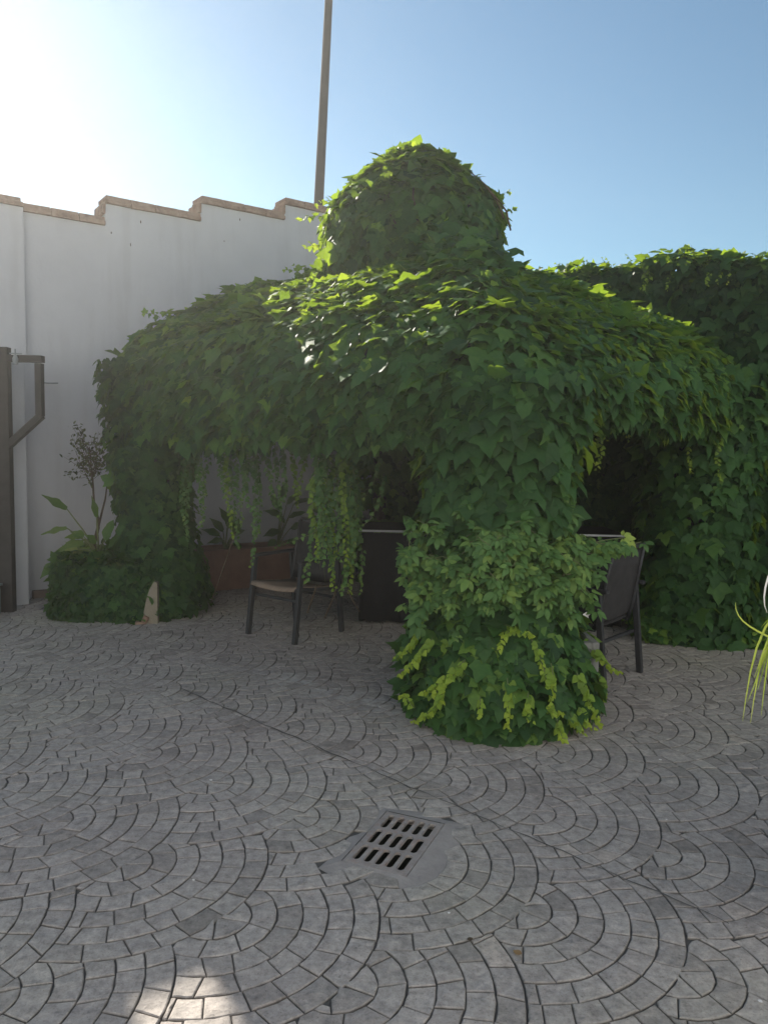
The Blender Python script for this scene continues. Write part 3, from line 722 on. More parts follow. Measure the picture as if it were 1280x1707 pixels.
# lantern top
n = 7000
tt = RNG.uniform(0, 2 * math.pi, n); zz = RNG.uniform(2.96, 4.03, n)
zz = np.where(RNG.random(n) < 0.25, RNG.uniform(3.6, 4.03, n), zz)
r_ = np.interp(zz, CZ, CR); dr_ = (np.interp(zz + 0.02, CZ, CR) - np.interp(zz - 0.02, CZ, CR)) / 0.04
c, s = np.cos(tt), np.sin(tt); Nl = unit(np.stack([c, s, -dr_], -1))
P = np.stack([LC[0] + c * r_, LC[1] + s * r_, zz], -1); P += Nl * (RNG.uniform(-0.08, 0.05, n) + 0.055 * fnoise(P * 1.2))[:, None]
tip, face = shingle(P, Nl, None, None, lift=0.3, jit=0.42, tip_out=0.35)
lv.add(P, tip, face, size_of(n, 0.098), tint_of(n, 0.36))
# tuft at the very top and the rib of leaves running down the front hip
n = 160
P = np.array([GC.x - 0.19, GC.y - 0.05, 3.99]) + RNG.normal(size=(n, 3)) * np.array([0.10, 0.10, 0.035]); lv.add(P, unit(RNG.normal(size=(n, 3)) + np.array([0, 0, -0.2])), RNG.normal(size=(n, 3)) + np.array([0, 0, 1.2]), size_of(n, 0.11), tint_of(n, 0.45))
n = 900
f = RNG.random(n); hip = np.stack([GC.x + (GF.x - GC.x) * (0.28 + 0.3 * f), GC.y + (GF.y - GC.y) * (0.28 + 0.3 * f), 3.20 - 0.30 * f], -1)
P = hip + RNG.normal(size=(n, 3)) * np.array([0.12, 0.12, 0.05]); Nf = np.tile(np.array([0.1, -0.75, 0.65]), (n, 1)); tip, face = shingle(P, unit(Nf), None, None, 0.3, 0.4, 0.3)
lv.add(P, tip, face, size_of(n, 0.105), tint_of(n, 0.45))
# columns
def column(cx, cy, zs, rs, n, size, tint, cx_top=None, lift=0.8, back=0.45):
    th = RNG.uniform(0, 2 * math.pi, n); zz = RNG.uniform(zs[0], zs[-1], n)
    c, s = np.cos(th), np.sin(th)
    keep = (s < 0.25) | (RNG.random(n) < back); c, s, zz = c[keep], s[keep], zz[keep]; n = len(zz)
    rr = np.interp(zz, zs, rs)
    X = cx + (0 if cx_top is None else (cx_top - cx) * (zz - zs[0]) / (zs[-1] - zs[0]))
    P = np.stack([X + c * rr, cy + s * rr, zz], -1); Nr = np.stack([c, s, np.zeros(n)], -1)
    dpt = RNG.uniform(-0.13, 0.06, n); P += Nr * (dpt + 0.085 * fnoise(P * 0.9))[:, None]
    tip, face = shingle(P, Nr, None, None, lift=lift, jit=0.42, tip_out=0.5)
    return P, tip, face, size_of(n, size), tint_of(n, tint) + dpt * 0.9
lv.add(*column(0.66, 4.62, [0.40, 0.8, 1.2, 1.5, 1.8, 2.02], [0.42, 0.38, 0.36, 0.39, 0.46, 0.50], 5000, 0.108, 0.33, cx_top=0.74))
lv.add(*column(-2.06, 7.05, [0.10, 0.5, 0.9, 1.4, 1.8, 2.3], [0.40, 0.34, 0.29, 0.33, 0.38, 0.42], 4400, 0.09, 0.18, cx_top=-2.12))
lv.add(*column(2.66, 6.60, [0.0, 0.4, 0.9, 1.4, 1.9, 2.3], [0.42, 0.38, 0.36, 0.40, 0.47, 0.52], 4600, 0.10, 0.30, cx_top=2.78))
lv.add(*column(corner['B'].x, corner['B'].y, [0.0, 2.3], [0.35, 0.45], 900, 0.12, 0.3))
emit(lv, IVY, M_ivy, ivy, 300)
# woody stems: thick bundles along the posts, thin ones over the lantern roof
for (cx, cy, zt2, r0) in ((0.70, 4.62, 2.2, 0.16), (-2.06, 7.05, 2.2, 0.15), (2.66, 6.6, 2.2, 0.16)):
    bm = bmesh.new()
    for k in range(7):
        a = random.uniform(0, 6.28); pts = []
        for i in range(12):
            a += random.gauss(0, 0.35); zz_ = zt2 * i / 11; pts.append((cx - GC.x + math.cos(a) * r0 * (0.7 + 0.5 * random.random()), cy - GC.y + math.sin(a) * r0, zz_))
        tube(bm, pts, [0.035 - 0.0018 * i for i in range(12)], 6)
    mesh_obj('stem', bm, M_stem, ivy, True)
for k in range(9):
    bm = bmesh.new(); a = -math.pi / 2 + random.uniform(-0.9, 0.9); z0 = random.uniform(3.25, 3.6); da = random.uniform(-0.5, 0.5); pts = []
    for i in range(9):
        z1 = z0 + 0.07 * i; rr = float(np.interp(z1, CZ, CR)) + 0.05; aa = a + da * i / 8 + random.gauss(0, 0.03); pts.append((math.cos(aa) * rr, math.sin(aa) * rr, z1))
    tube(bm, pts, [0.008 - 0.0006 * i for i in range(9)], 5); mesh_obj('stem', bm, M_stem, ivy, True)

# hanging shoots: a thin stem with small leaves
def shoot(name, pts, parent, mat, leaf=0.045, step=0.022, tint=(0.3, 0.7), templ=HEART, stem_r=0.0028, bare=0.0, smat=None, spread=0.9):
    off = Vector(parent.location); pts = [Vector(p) for p in pts]
    # resample
    Lc = [0.0]
    for a, b_ in zip(pts, pts[1:]): Lc.append(Lc[-1] + (b_ - a).length)
    L = Lc[-1]
    def P_at(d):
        for i in range(len(pts) - 1):
            if d <= Lc[i + 1] or i == len(pts) - 2: return pts[i].lerp(pts[i + 1], (d - Lc[i]) / max(Lc[i + 1] - Lc[i], 1e-6)), (pts[i + 1] - pts[i]).normalized()
    bm = bmesh.new(); tube(bm, [p - off for p in pts], [stem_r * (1 - 0.6 * i / (len(pts) - 1)) for i in range(len(pts))], 5)
    st = mesh_obj(name, bm, smat or M_gstem, parent, True)
    l2 = Leaves(); d = 0.02; k = 0
    while d < L * (1 - bare):
        p_, t_ = P_at(d); side = 1 if k % 2 else -1
        ax = t_.cross(Vector((random.gauss(0, .5), -1, random.gauss(0, .5)))).normalized()
        fr = d / L
        dr2 = (ax * side * spread + Vector((random.gauss(0, .25), -0.35 + random.gauss(0, .25), -0.45)) + t_ * 0.3)
        nn = Vector((random.gauss(0, .4), -0.8, 0.7 + random.gauss(0, .3)))
        l2.add([p_ + Vector((random.gauss(0, .006), random.gauss(0, .006), 0))], [dr2], [nn], leaf * random.uniform(0.65, 1.2) * (1 - 0.45 * fr), tint[0] + (tint[1] - tint[0]) * fr + random.gauss(0, .1))
        d += step * random.uniform(0.6, 1.4); k += 1
    P, Rm, S, T = l2.arrays(); var = RNG.integers(0, len(templ), len(P)); Vs, Fs, Ts, b0 = [], [], [], 0
    for kk, (V, TT) in enumerate(templ):
        sel = var == kk
        if not sel.any(): continue
        W, Fc, tt_ = mass(V, TT, P[sel] - np.array(off), Rm[sel], S[sel], T[sel]); Vs.append(W); Fs.append(Fc + b0); Ts.append(tt_); b0 += len(W)
    lo = link('shoot_leaves', tri_mesh('shoot_leaves', np.vstack(Vs), np.vstack(Fs), np.concatenate(Ts), mat), st); tag(lo, kind='stuff')
    return st
def drop(px, y0, y1, Y, sway=11, n=9):
    ph = random.uniform(0, 6); return [at(px + sway * math.sin(ph + 3.0 * i / n) * i / n + random.gauss(0, 1.2), y0 + (y1 - y0) * i / n, Y + random.gauss(0, 0.015)) for i in range(n + 1)]
# curtains of shoots inside the left arch
for px, y0, y1, Y in [(308, 730, 890, 6.75), (318, 730, 905, 6.8), (328, 735, 880, 6.7), (340, 735, 830, 6.75), (347, 735, 850, 6.9),
                      (370, 730, 850, 6.5), (378, 730, 900, 6.45), (386, 730, 915, 6.55), (394, 730, 880, 6.5), (402, 735, 840, 6.45),
                      (413, 740, 890, 6.35), (421, 735, 945, 6.3), (428, 740, 900, 6.35), (447, 745, 850, 6.2), (458, 740, 865, 6.2), (470, 745, 840, 6.1), (486, 745, 830, 6.1), (505, 750, 850, 6.0)]:
    shoot('hanging_shoot', drop(px, y0, y1, Y), ivy, M_shoot if random.random() < 0.15 else M_creeper, 0.05, 0.022, (0.1, 0.55))
for k in range(20):
    px = 520 + 78 * (k + 0.5) / 20 + random.gauss(0, 2); y1 = random.uniform(930, 1000) if 4 < k else random.uniform(880, 985)
    shoot('hanging_shoot', drop(px, 770 + random.uniform(-25, 25), y1, 5.55 + random.uniform(-0.12, 0.12), 10), ivy, M_creeper if k % 3 else M_shoot, 0.052, 0.022, (0.2, 0.65), bare=random.choice([0, 0.05, 0.12]))
for pts in ([(632, 760), (625, 800), (612, 822), (600, 836)], [(640, 790), (632, 840), (615, 868), (596, 882)], [(590, 880), (560, 900), (530, 925), (505, 950)], [(560, 860), (520, 890), (480, 905), (460, 912)]):
    shoot('hanging_shoot', [at(x, y, 5.4) for x, y in pts], ivy, M_creeper, 0.04, 0.03, (0.3, 0.7))
# woody runners at the bottom of the curtain and by the trough
for pts, Y in (([(395, 880), (380, 925), (368, 960), (352, 1005)], 6.9), ([(560, 985), (550, 1010), (541, 1030)], 5.55), ([(580, 985), (590, 1005), (600, 1020)], 5.55), ([(528, 975), (520, 1000), (512, 1022)], 5.6)):
    bm = bmesh.new(); tube(bm, [at(x, y, Y) - Vector(ivy.location) for x, y in pts], 0.006, 5); mesh_obj('runner', bm, M_stem, ivy, True)
# bright shoots at the right arch and on the right slope
for px, y0, y1, Y in [(918, 665, 720, 4.55), (932, 690, 755, 4.6), (946, 700, 740, 4.7), (1001, 675, 735, 5.3), (1003, 700, 785, 5.35), (982, 700, 740, 5.1), (1046, 690, 735, 5.7), (1085, 695, 740, 6.0), (1122, 690, 735, 6.1), (1150, 700, 790, 6.2), (1200, 720, 800, 6.1), (975, 680, 715, 5.0), (1030, 680, 720, 5.5)]:
    shoot('hanging_shoot', drop(px, y0, y1, Y, 8, 6), ivy, M_shoot, 0.045, 0.018, (0.1, 0.6))

# stray shoots breaking the outline of roof and lantern
for k in range(46):
    if k < 18:
        a = random.uniform(-math.pi, math.pi); z0 = random.uniform(3.2, 3.75); r0 = float(np.interp(z0, CZ, CR)) + 0.04
        p0 = Vector((LC[0] + math.cos(a) * r0, LC[1] + math.sin(a) * r0, z0)); d0 = Vector((math.cos(a), math.sin(a), random.uniform(0.0, 0.9))).normalized()
    else:
        pp, qq = random.uniform(-EA, EA) * 0.95, random.uniform(-EB, EB) * 0.88; w_ = to_world(np.array([pp]), np.array([qq]), np.array([float(roof_z(pp, qq)) + 0.05]))[0]
        p0 = Vector(w_); a = math.atan2(w_[1] - GC.y, w_[0] - GC.x); d0 = Vector((math.cos(a), math.sin(a), random.uniform(0.1, 0.8))).normalized()
    L_ = random.uniform(0.12, 0.26); pts = [p0 + d0 * L_ * i / 5 + Vector((random.gauss(0, .008), random.gauss(0, .008), -0.35 * L_ * (i / 5) ** 2)) for i in range(6)]
    shoot('stray_shoot', pts, ivy, M_ivy, random.uniform(0.05, 0.075), 0.035, (0.45, 0.8), templ=IVY)

# ------------------------------------------------------------------ ivy-covered boundary wall on the right
HU = E2; HN = E1                      # runs back to the white wall; HN away from the camera
HP = corner['R'] + E1 * 0.62
s_end = WN.dot(WP - HP) / WN.dot(HU)
hedge = thing('ivy_wall', 'tall boundary wall completely covered in ivy tinted dark for shade behind the gazebo', 'ivy wall', HP)
bm = bmesh.new(); rotH = Matrix((HU, -HN, Vector((0, 0, 1)))).transposed()
box(bm, HU * ((s_end - 2.6) / 2) + HN * 0.22 + Vector((0, 0, 1.58)), (s_end + 2.6, 0.2, 3.2), rotH); mesh_obj('wall_core', bm, M_wood, hedge)
lv = Leaves(); n = 19000
s = RNG.uniform(-2.2, s_end - 0.05, n); topz = 3.30 + 0.03 * s + 0.05 * np.sin(s * 2.1) + 0.03 * np.sin(s * 5.3)
z = RNG.uniform(0, 1, n) * (topz - 0.02)
front = (s < 2.6); keep = front | (RNG.random(n) < 0.5); s, z, topz = s[keep], z[keep], topz[keep]; n = len(s)
bulge = -0.06 - 0.16 * np.clip(0.5 - z, 0, 0.5) - 0.05 * np.sin(z * 2.3) - 0.10 * np.clip((z - topz + 0.7) / 0.7, 0, 1)
P = np.stack([HP.x + HU.x * s + HN.x * bulge, HP.y + HU.y * s + HN.y * bulge, z], -1)
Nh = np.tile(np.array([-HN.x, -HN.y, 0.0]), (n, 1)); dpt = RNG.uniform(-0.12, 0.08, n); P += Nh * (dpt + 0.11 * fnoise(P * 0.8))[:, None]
tip, face = shingle(P, Nh, None, None, 0.55, 0.42, 0.35); lv.add(P, tip, face, size_of(n, 0.10), tint_of(n, 0.10) + dpt)  # face leaves tinted dark: the shade is put into their colour
n = 2600; s = RNG.uniform(-2.2, s_end, n); w = RNG.uniform(-0.22, 0.5, n); topz = 3.30 + 0.03 * s + 0.05 * np.sin(s * 2.1) + 0.03 * np.sin(s * 5.3)
P = np.stack([HP.x + HU.x * s + HN.x * w, HP.y + HU.y * s + HN.y * w, topz + RNG.uniform(-0.07, 0.05, n) + 0.03 * fnoise(np.stack([s, w, s * 0], -1) * 2)], -1)
Nt = unit(np.stack([-HN.x * (0.25 - w), -HN.y * (0.25 - w), np.full(n, 0.8)], -1) + RNG.normal(size=(n, 3)) * 0.1)
tip, face = shingle(P, Nt, None, None, 0.2, 0.5, 0.4); lv.add(P, tip, face, size_of(n, 0.09), tint_of(n, 0.45, 0.12))  # top leaves tinted lighter: the lit rim is put into their colour
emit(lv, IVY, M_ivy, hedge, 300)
for k in range(26):
    s0 = random.uniform(-0.7, 1.9); tz = 3.28 + 0.03 * s0
    p0 = HP + HU * s0 - HN * 0.2 + Vector((0, 0, tz)); up = random.random() < 0.45
    pts = [p0 + Vector((random.gauss(0, .01) + 0.03 * math.sin(i), -0.02 * i * (0 if up else 1), (0.028 if up else -0.05) * i)) for i in range(6)]
    shoot('young_shoot', pts, hedge, M_shoot, 0.045, 0.03, (0.2, 0.7))
for k in range(24):        # tangle of pale shoots low on the ivy near the right chair and along the ground
    px = random.uniform(1075, 1275); py = random.uniform(930, 1050) if k < 14 else random.uniform(1060, 1070)
    g0 = ground(px, 1070); Y = g0.y + 0.05
    pts = [at(px + (random.uniform(-7, 7) if k < 14 else 9) * i, py + (9 * i if k < 14 else random.uniform(-2, 2)), Y) for i in range(5)]
    shoot('young_shoot', pts, hedge, M_clump, 0.055, 0.022, (0.35, 0.8), templ=HEART)
# low growth creeping out over the paving at its foot
lv = Leaves(); n = 1500
px = RNG.uniform(1075, 1420, n); P = np.array([tuple(ground(x, 1072 + 0.05 * (x - 1080))) for x in px]); P[:, 1] += RNG.uniform(-0.02, 0.5, n); P[:, 2] = RNG.uniform(0.01, 0.22, n) * np.clip((P[:, 1] - 6.0) * 2.2, 0.12, 1)
tip, face = shingle(P, unit(np.tile(np.array([-0.2, -1, 0.6]), (n, 1))), None, None, 0.6, 0.5, 0.3); lv.add(P, tip, face, size_of(n, 0.08), tint_of(n, 0.5, 0.15))
fr_ = thing('ground_ivy', 'low bright ivy creeping onto the paving at the foot of the ivy wall', 'ground ivy', (3.0, 6.4, 0))
emit(lv, IVY, M_clump, fr_, 120)

# ------------------------------------------------------------------ planters at the gazebo posts
def planter(name, label, cx, cy, w, d, h, rz, mat):
    t = thing(name, label, 'planter', (cx, cy, 0), rz)
    bm = bmesh.new()
    for sx in (-1, 1): box(bm, Vector((sx * (w / 2 - 0.025), 0, h / 2)), (0.05, d, h), None, 0.012)
    for sy in (-1, 1): box(bm, Vector((0, sy * (d / 2 - 0.025), h / 2 - 0.002)), (w - 0.1, 0.05, h - 0.004), None, 0.0)
    mesh_obj('box', bm, mat, t)
    bm = bmesh.new(); box(bm, Vector((0, 0, h - 0.06)), (w - 0.102, d - 0.102, 0.03)); mesh_obj('soil', bm, M_soil, t)
    return t
planter('planter', 'grey concrete planter hidden in the ivy clump at the front post', 0.84, 4.80, 0.86, 0.76, 0.46, 0.05, M_conc)
planter('planter', 'pale concrete planter box under the dark ivy beside the left post', -2.42, 7.04, 0.80, 0.56, 0.42, 0.12, M_beige)

# clump of ground ivy spilling over the front planter
clump = thing('ivy_clump', 'bright green ivy clump spilling onto the paving at the front post', 'ivy', (0.70, 4.62, 0))
lv = Leaves()
n = 5600
th = RNG.uniform(0, 2 * math.pi, n); zz = RNG.random(n) ** 1.1 * 0.80; c, s = np.cos(th), np.sin(th)
keep = (s < 0.3) | (RNG.random(n) < 0.5); c, s, zz = c[keep], s[keep], zz[keep]; n = len(zz)
rr = np.interp(zz, [0, 0.15, 0.35, 0.52, 0.65, 0.80], [0.52, 0.57, 0.55, 0.49, 0.40, 0.34])
P = np.stack([0.69 + c * rr * 0.95, 4.62 + s * rr, zz], -1)
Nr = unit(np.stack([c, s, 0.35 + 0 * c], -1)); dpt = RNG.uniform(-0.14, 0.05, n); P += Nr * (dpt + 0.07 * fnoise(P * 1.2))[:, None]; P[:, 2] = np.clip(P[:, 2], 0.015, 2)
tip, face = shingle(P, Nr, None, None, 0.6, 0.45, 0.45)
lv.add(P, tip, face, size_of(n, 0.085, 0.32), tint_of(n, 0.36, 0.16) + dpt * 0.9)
emit(lv, IVY, M_clump, clump, 300)
def on_clump(px, py):
    """point on the clump's outer surface under a pixel"""
    d = ray(px, py); o = Vector((0, 0, EYE))
    for Y in np.arange(3.6, 5.2, 0.01):
        p_ = o + d * (Y / d.y)
        if p_.z < 0.02: return Vector((p_.x, p_.y, 0.02))
        rr = float(np.interp(p_.z, [0, 0.15, 0.35, 0.52, 0.65, 0.80], [0.52, 0.57, 0.55, 0.49, 0.40, 0.34])) + 0.11
        if ((p_.x - 0.69) / 0.95) ** 2 + (p_.y - 4.62) ** 2 < rr * rr: return p_
    return o + d * (4.5 / d.y)
for pts in ([(700, 1020), (698, 1045), (690, 1070), (676, 1085), (660, 1098)], [(722, 1062), (705, 1085), (685, 1110), (665, 1128)], [(775, 1100), (755, 1120), (730, 1140), (700, 1158)],
            [(770, 1108), (745, 1138), (722, 1160)], [(737, 1150), (730, 1175), (712, 1190), (690, 1203)], [(880, 1055), (855, 1048), (838, 1060), (832, 1085)],
            [(885, 1065), (900, 1090), (905, 1120)], [(845, 1130), (848, 1160), (846, 1190), (844, 1215)], [(880, 1155), (878, 1180), (883, 1205)], [(905, 1110), (912, 1140), (918, 1160)],
            [(918, 1105), (922, 1130), (920, 1160), (915, 1180)], [(916, 1170), (922, 1188), (938, 1190)], [(928, 1200), (932, 1215), (940, 1240)], [(960, 1120), (975, 1150), (985, 1180), (1000, 1210)],
            [(990, 1085), (1003, 1100), (1018, 1115), (1036, 1122)], [(965, 1180), (975, 1205), (985, 1215)], [(950, 1190), (960, 1210), (975, 1225)], [(800, 1160), (800, 1180), (797, 1195)],
            [(840, 1040), (865, 1052), (890, 1062)], [(735, 1130), (738, 1150), (735, 1170)], [(690, 1180), (678, 1165), (668, 1160)], [(1000, 1130), (1005, 1160), (995, 1190)]):
    shoot('young_shoot', [on_clump(x, y) for x, y in pts], clump, M_shoot, 0.045, 0.011, (0.35, 0.85), templ=HEART, spread=0.7)

# creeper with five-part leaves tumbling over the front post
creep = thing('creeper', 'light green five-leaved creeper tumbling over the front post above the clump', 'creeper', (0.72, 4.45, 0.6))
lv = Leaves()
def palm(P, D, Nn, size, tint):
    D = D.normalized(); Nn = (Nn - D * Nn.dot(D)).normalized(); X = D.cross(Nn)
    for a, k in ((0, 1.0), (0.75, 0.9), (-0.75, 0.9), (1.6, 0.68), (-1.6, 0.68)):
        d2 = (D * math.cos(a) + X * math.sin(a) + Nn * random.gauss(-0.15, 0.15)); n2 = Nn + Vector((random.gauss(0, .2), random.gauss(0, .2), random.gauss(0, .2)))
        lv.add([P + d2 * size * 0.12], [d2], [n2], size * k * random.uniform(0.85, 1.15), tint + random.gauss(0, 0.05))
stems = []
for k in range(46):
    x0 = random.uniform(695, 945); y0 = random.triangular(895 - (x0 - 695) * 0.24, 1015, 950) + random.gauss(0, 14)
    a = random.choice([1, -1]); n_ = 7; pts = []
    for i in range(n_):
        f = i / (n_ - 1); x = x0 + a * 75 * f + random.gauss(0, 5); y = y0 - 30 * math.sin(f * 2.2) + 60 * f * f + random.gauss(0, 4)
        x = min(max(x, 682), 990); pts.append(at(x, y, 4.20 + 0.10 * math.sin(k * 1.7) + 0.5 * ((x - 820) / 190.0) ** 2 - 0.10 * f + random.gauss(0, .02)))
    stems.append(pts)
for arm in ([(930, 915), (965, 925), (1000, 920), (1030, 908), (1052, 902)], [(925, 930), (960, 945), (985, 950), (1000, 958)], [(920, 880), (945, 860), (935, 830), (925, 806)], [(930, 900), (990, 905), (1045, 910), (1068, 903)],
            [(880, 860), (915, 850), (940, 835)], [(780, 860), (765, 845), (790, 838), (815, 842)], [(720, 960), (700, 965), (682, 975)], [(925, 905), (965, 910), (1010, 900), (1042, 896)], [(935, 935), (975, 935), (1015, 922)], [(860, 830), (900, 835), (930, 818)]):
    stems.append([at(x, y, 4.30 + max(0, x - 880) * 0.0016) for x, y in arm])
for pts in stems:
    bm = bmesh.new(); tube(bm, [p_ - Vector(creep.location) for p_ in pts], 0.003, 5); mesh_obj('stem', bm, M_gstem, creep, True)
    for a_, b_ in zip(pts, pts[1:]):
        for f in (0.15, 0.5, 0.85):
            p_ = a_.lerp(b_, f); dirv = Vector((random.gauss(0, .8), -0.55 + random.gauss(0, .4), -0.45 + random.gauss(0, .5)))
            palm(p_ + dirv.normalized() * 0.03, dirv, Vector((random.gauss(0, .4), -0.55, 0.85 + random.gauss(0, .3))), random.uniform(0.045, 0.078), random.uniform(0.25, 0.68))
# a yellow top leaf at the tip of the arm
p_ = at(1043, 899, 4.58); palm(p_, Vector((0.6, -0.4, -0.5)), Vector((0, -0.8, 0.6)), 0.085, 0.97); palm(p_ + Vector((-0.02, 0, 0.012)), Vector((0.9, -0.3, 0.0)), Vector((0, -0.8, 0.6)), 0.07, 0.95)
emit(lv, LANCE, M_creeper, creep, 300, leaf_name='leaflet')

# ------------------------------------------------------------------ low dark ivy over the left planter
low = thing('ivy_shrub', 'low dark small-leaved ivy mound round the left planter', 'ivy', (-2.4, 7.0, 0))
lv = Leaves(); n = 6500
t = RNG.uniform(0, 2 * math.pi, n); c, s = np.cos(t), np.sin(t); k = 1 / (np.abs(c) ** 4 + np.abs(s) ** 4) ** 0.25
zz = RNG.random(n) * 0.62; tp = zz > 0.50
rad = np.where(tp, RNG.random(n) ** 0.5, np.interp(zz, [0, 0.2, 0.5], [1.0, 1.03, 0.97]))
P = np.stack([-2.42 + c * k * 0.50 * rad, 7.0 + s * k * 0.42 * rad, np.where(tp, 0.52 + 0.06 * RNG.random(n), zz)], -1)
Nr = unit(np.stack([c * (~tp), s * (~tp), 0.2 + tp * 1.0], -1)); keep = (s < 0.3) | (RNG.random(n) < 0.5); P, Nr = P[keep], Nr[keep]; n = len(P)
P += Nr * (RNG.uniform(-0.09, 0.04, n) + 0.07 * fnoise(P * 1.3))[:, None]; P[:, 2] = np.clip(P[:, 2], 0.01, 2)
sl_ = ground(251, 1040)
keep = ~((np.abs(P[:, 0] - sl_.x * (P[:, 1] / sl_.y) - 0.012) < 0.06) & (P[:, 1] < 6.9) & (P[:, 2] < 0.40)); P, Nr = P[keep], Nr[keep]
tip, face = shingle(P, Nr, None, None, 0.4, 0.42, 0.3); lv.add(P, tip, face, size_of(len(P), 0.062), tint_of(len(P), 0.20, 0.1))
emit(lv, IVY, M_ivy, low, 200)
# small dark clump on the other side of the slab
rcl = thing('ivy_shrub', 'small dark ivy tuft on the gazebo side of the beige slab', 'ivy', (-1.85, 6.95, 0))
lv = Leaves(); n = 1700; v = unit(RNG.normal(size=(n, 3))); v[:, 2] = np.abs(v[:, 2]); P = np.array([-1.90, 6.95, 0.0]) + v * np.array([0.14, 0.18, 0.60]) * RNG.uniform(0.8, 1.05, n)[:, None]; P[:, 2] = np.clip(P[:, 2], 0.012, 2)
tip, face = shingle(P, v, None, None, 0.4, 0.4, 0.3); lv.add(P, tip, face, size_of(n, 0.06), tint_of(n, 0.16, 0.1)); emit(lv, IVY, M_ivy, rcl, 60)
# beige slab leaning at the planter
slab = thing('stone_slab', 'narrow beige stone slab with chipped foot standing in front of the dark ivy', 'slab', (sl_.x, sl_.y + 0.03, 0))
bm = bmesh.new(); poly = [(-0.060, 0), (0.060, 0), (0.058, 0.36), (0.030, 0.37), (-0.010, 0.30), (-0.040, 0.20), (-0.060, 0.10)]
fr2 = [bm.verts.new((x, -0.02, z)) for x, z in poly]; bk = [bm.verts.new((x, 0.03, z)) for x, z in poly]
bm.faces.new(fr2); bm.faces.new(bk[::-1])
for i in range(len(poly)): bm.faces.new((fr2[i], fr2[(i + 1) % len(poly)], bk[(i + 1) % len(poly)], bk[i]))
mesh_obj('slab_body', bm, M_beige, slab)
bm = bmesh.new(); box(bm, Vector((-0.045, -0.035, 0.035)), (0.05, 0.03, 0.07), Matrix.Rotation(0.5, 3, 'Y'), 0.008); box(bm, Vector((-0.08, -0.045, 0.012)), (0.09, 0.05, 0.022), Matrix.Rotation(0.3, 3, 'Z'), 0.006); mesh_obj('chipped_foot', bm, M_brick, slab)

# ------------------------------------------------------------------ broad-leaved plant and dark shrub in the left planter
def blade(bm, tint_l, base, tipp, width, normal, sag=0.1, n=7, wave=0.0, vein=True):
    """a broad leaf as a strip mesh with pointed tip"""
    base, tipp = Vector(base), Vector(tipp); d = tipp - base; L = d.length; d.normalize(); nn = (Vector(normal) - d * Vector(normal).dot(d)).normalized(); x = d.cross(nn); rows = []
    for i in range(n + 1):
        f = i / n; w = width * math.sin(min(f * 1.05 + 0.06, 1) * math.pi) ** 0.75 * (1 - 0.35 * f) if i < n else 0.001
        ctr = base + d * L * f - nn * sag * L * f * f
        rows.append([bm.verts.new(ctr + x * w * s + nn * (0.18 * w * abs(s) + wave * math.sin(f * 14 + s * 2) * abs(s))) for s in (-1, -0.5, 0, 0.5, 1)])
    for a, b_ in zip(rows, rows[1:]):
        for k in range(4): bm.faces.new((a[k], a[k + 1], b_[k + 1], b_[k]))
def leaf_part(parent, base, tipp, width, normal, tint, sag=0.1, wave=0.0, petiole=None, mat=None, name='leaf'):
    off = Vector(parent.location); bm = bmesh.new(); blade(bm, tint, Vector(base) - off, Vector(tipp) - off, width, normal, sag, 8, wave)
    o = mesh_obj(name, bm, mat or M_philo, parent, True)
    a = o.data.attributes.new('tint', 'FLOAT', 'POINT'); a.data.foreach_set('value', np.full(len(o.data.vertices), tint, np.float32))
    if petiole is not None:
        bm = bmesh.new(); m_ = (Vector(base) + Vector(petiole)) / 2 + Vector((0, 0, 0.02)); tube(bm, [Vector(petiole) - off, m_ - off, Vector(base) - off], [0.009, 0.007, 0.005], 6); mesh_obj('petiole', bm, M_gstem, parent, True)
    return o
PY = 6.85
phil = thing('broad_leaf_plant', 'broad-leaved green plant with yellowing leaves in the left planter', 'plant', at(165, 935, PY))
crown = at(165, 925, PY)
for (bx, by), (tx, ty), w, tint, sag in [((112, 848), (68, 827), 0.055, 0.22, -0.1), ((112, 880), (68, 890), 0.045, 0.45, 0.05), ((135, 895), (108, 893), 0.06, 0.5, 0.2), ((140, 905), (82, 915), 0.07, 0.45, 0.25), ((130, 915), (84, 935), 0.06, 0.62, 0.3),
        ((95, 938), (65, 962), 0.06, 0.30, 0.2), ((145, 930), (112, 955), 0.05, 0.5, 0.25), ((140, 895), (118, 885), 0.055, 0.4, 0.1), ((162, 862), (153, 826), 0.035, 0.3, 0.0), ((175, 900), (190, 862), 0.06, 0.25, 0.1),
        ((180, 915), (214, 872), 0.05, 0.3, 0.1), ((160, 935), (138, 958), 0.045, 0.55, 0.2), ((140, 925), (175, 935), 0.05, 0.85, 0.15), ((185, 940), (212, 955), 0.05, 0.5, 0.2), ((190, 935), (198, 962), 0.04, 0.65, 0.2), ((150, 915), (105, 925), 0.055, 0.5, 0.3), ((160, 905), (145, 890), 0.05, 0.35, 0.2), ((150, 940), (120, 940), 0.05, 0.40, 0.3), ((118, 925), (92, 948), 0.05, 0.55, 0.3)]:
    yb = PY - random.uniform(0, 0.18)
    leaf_part(phil, at(bx, by, yb), at(tx, ty, yb - random.uniform(0, 0.12)), w, (random.gauss(0, .3), -0.7, 0.8), tint + 0.14, sag, 0.008, crown)
bm = bmesh.new()
for pts in ([(163, 935), (160, 900), (163, 870)], [(163, 935), (168, 895), (160, 865), (155, 835), (155, 800), (152, 770)], [(165, 885), (172, 850), (176, 830)]):
    pass
shr = thing('dark_shrub', 'thin small tree with sparse dark reddish leaves against the white wall', 'shrub', at(163, 940, PY + 0.1))
so = Vector(shr.location); bm = bmesh.new()
trunk = [at(x, y, PY + 0.1) - so for x, y in ((163, 942), (158, 905), (164, 880), (163, 862), (157, 835), (155, 800), (152, 775), (150, 745))]
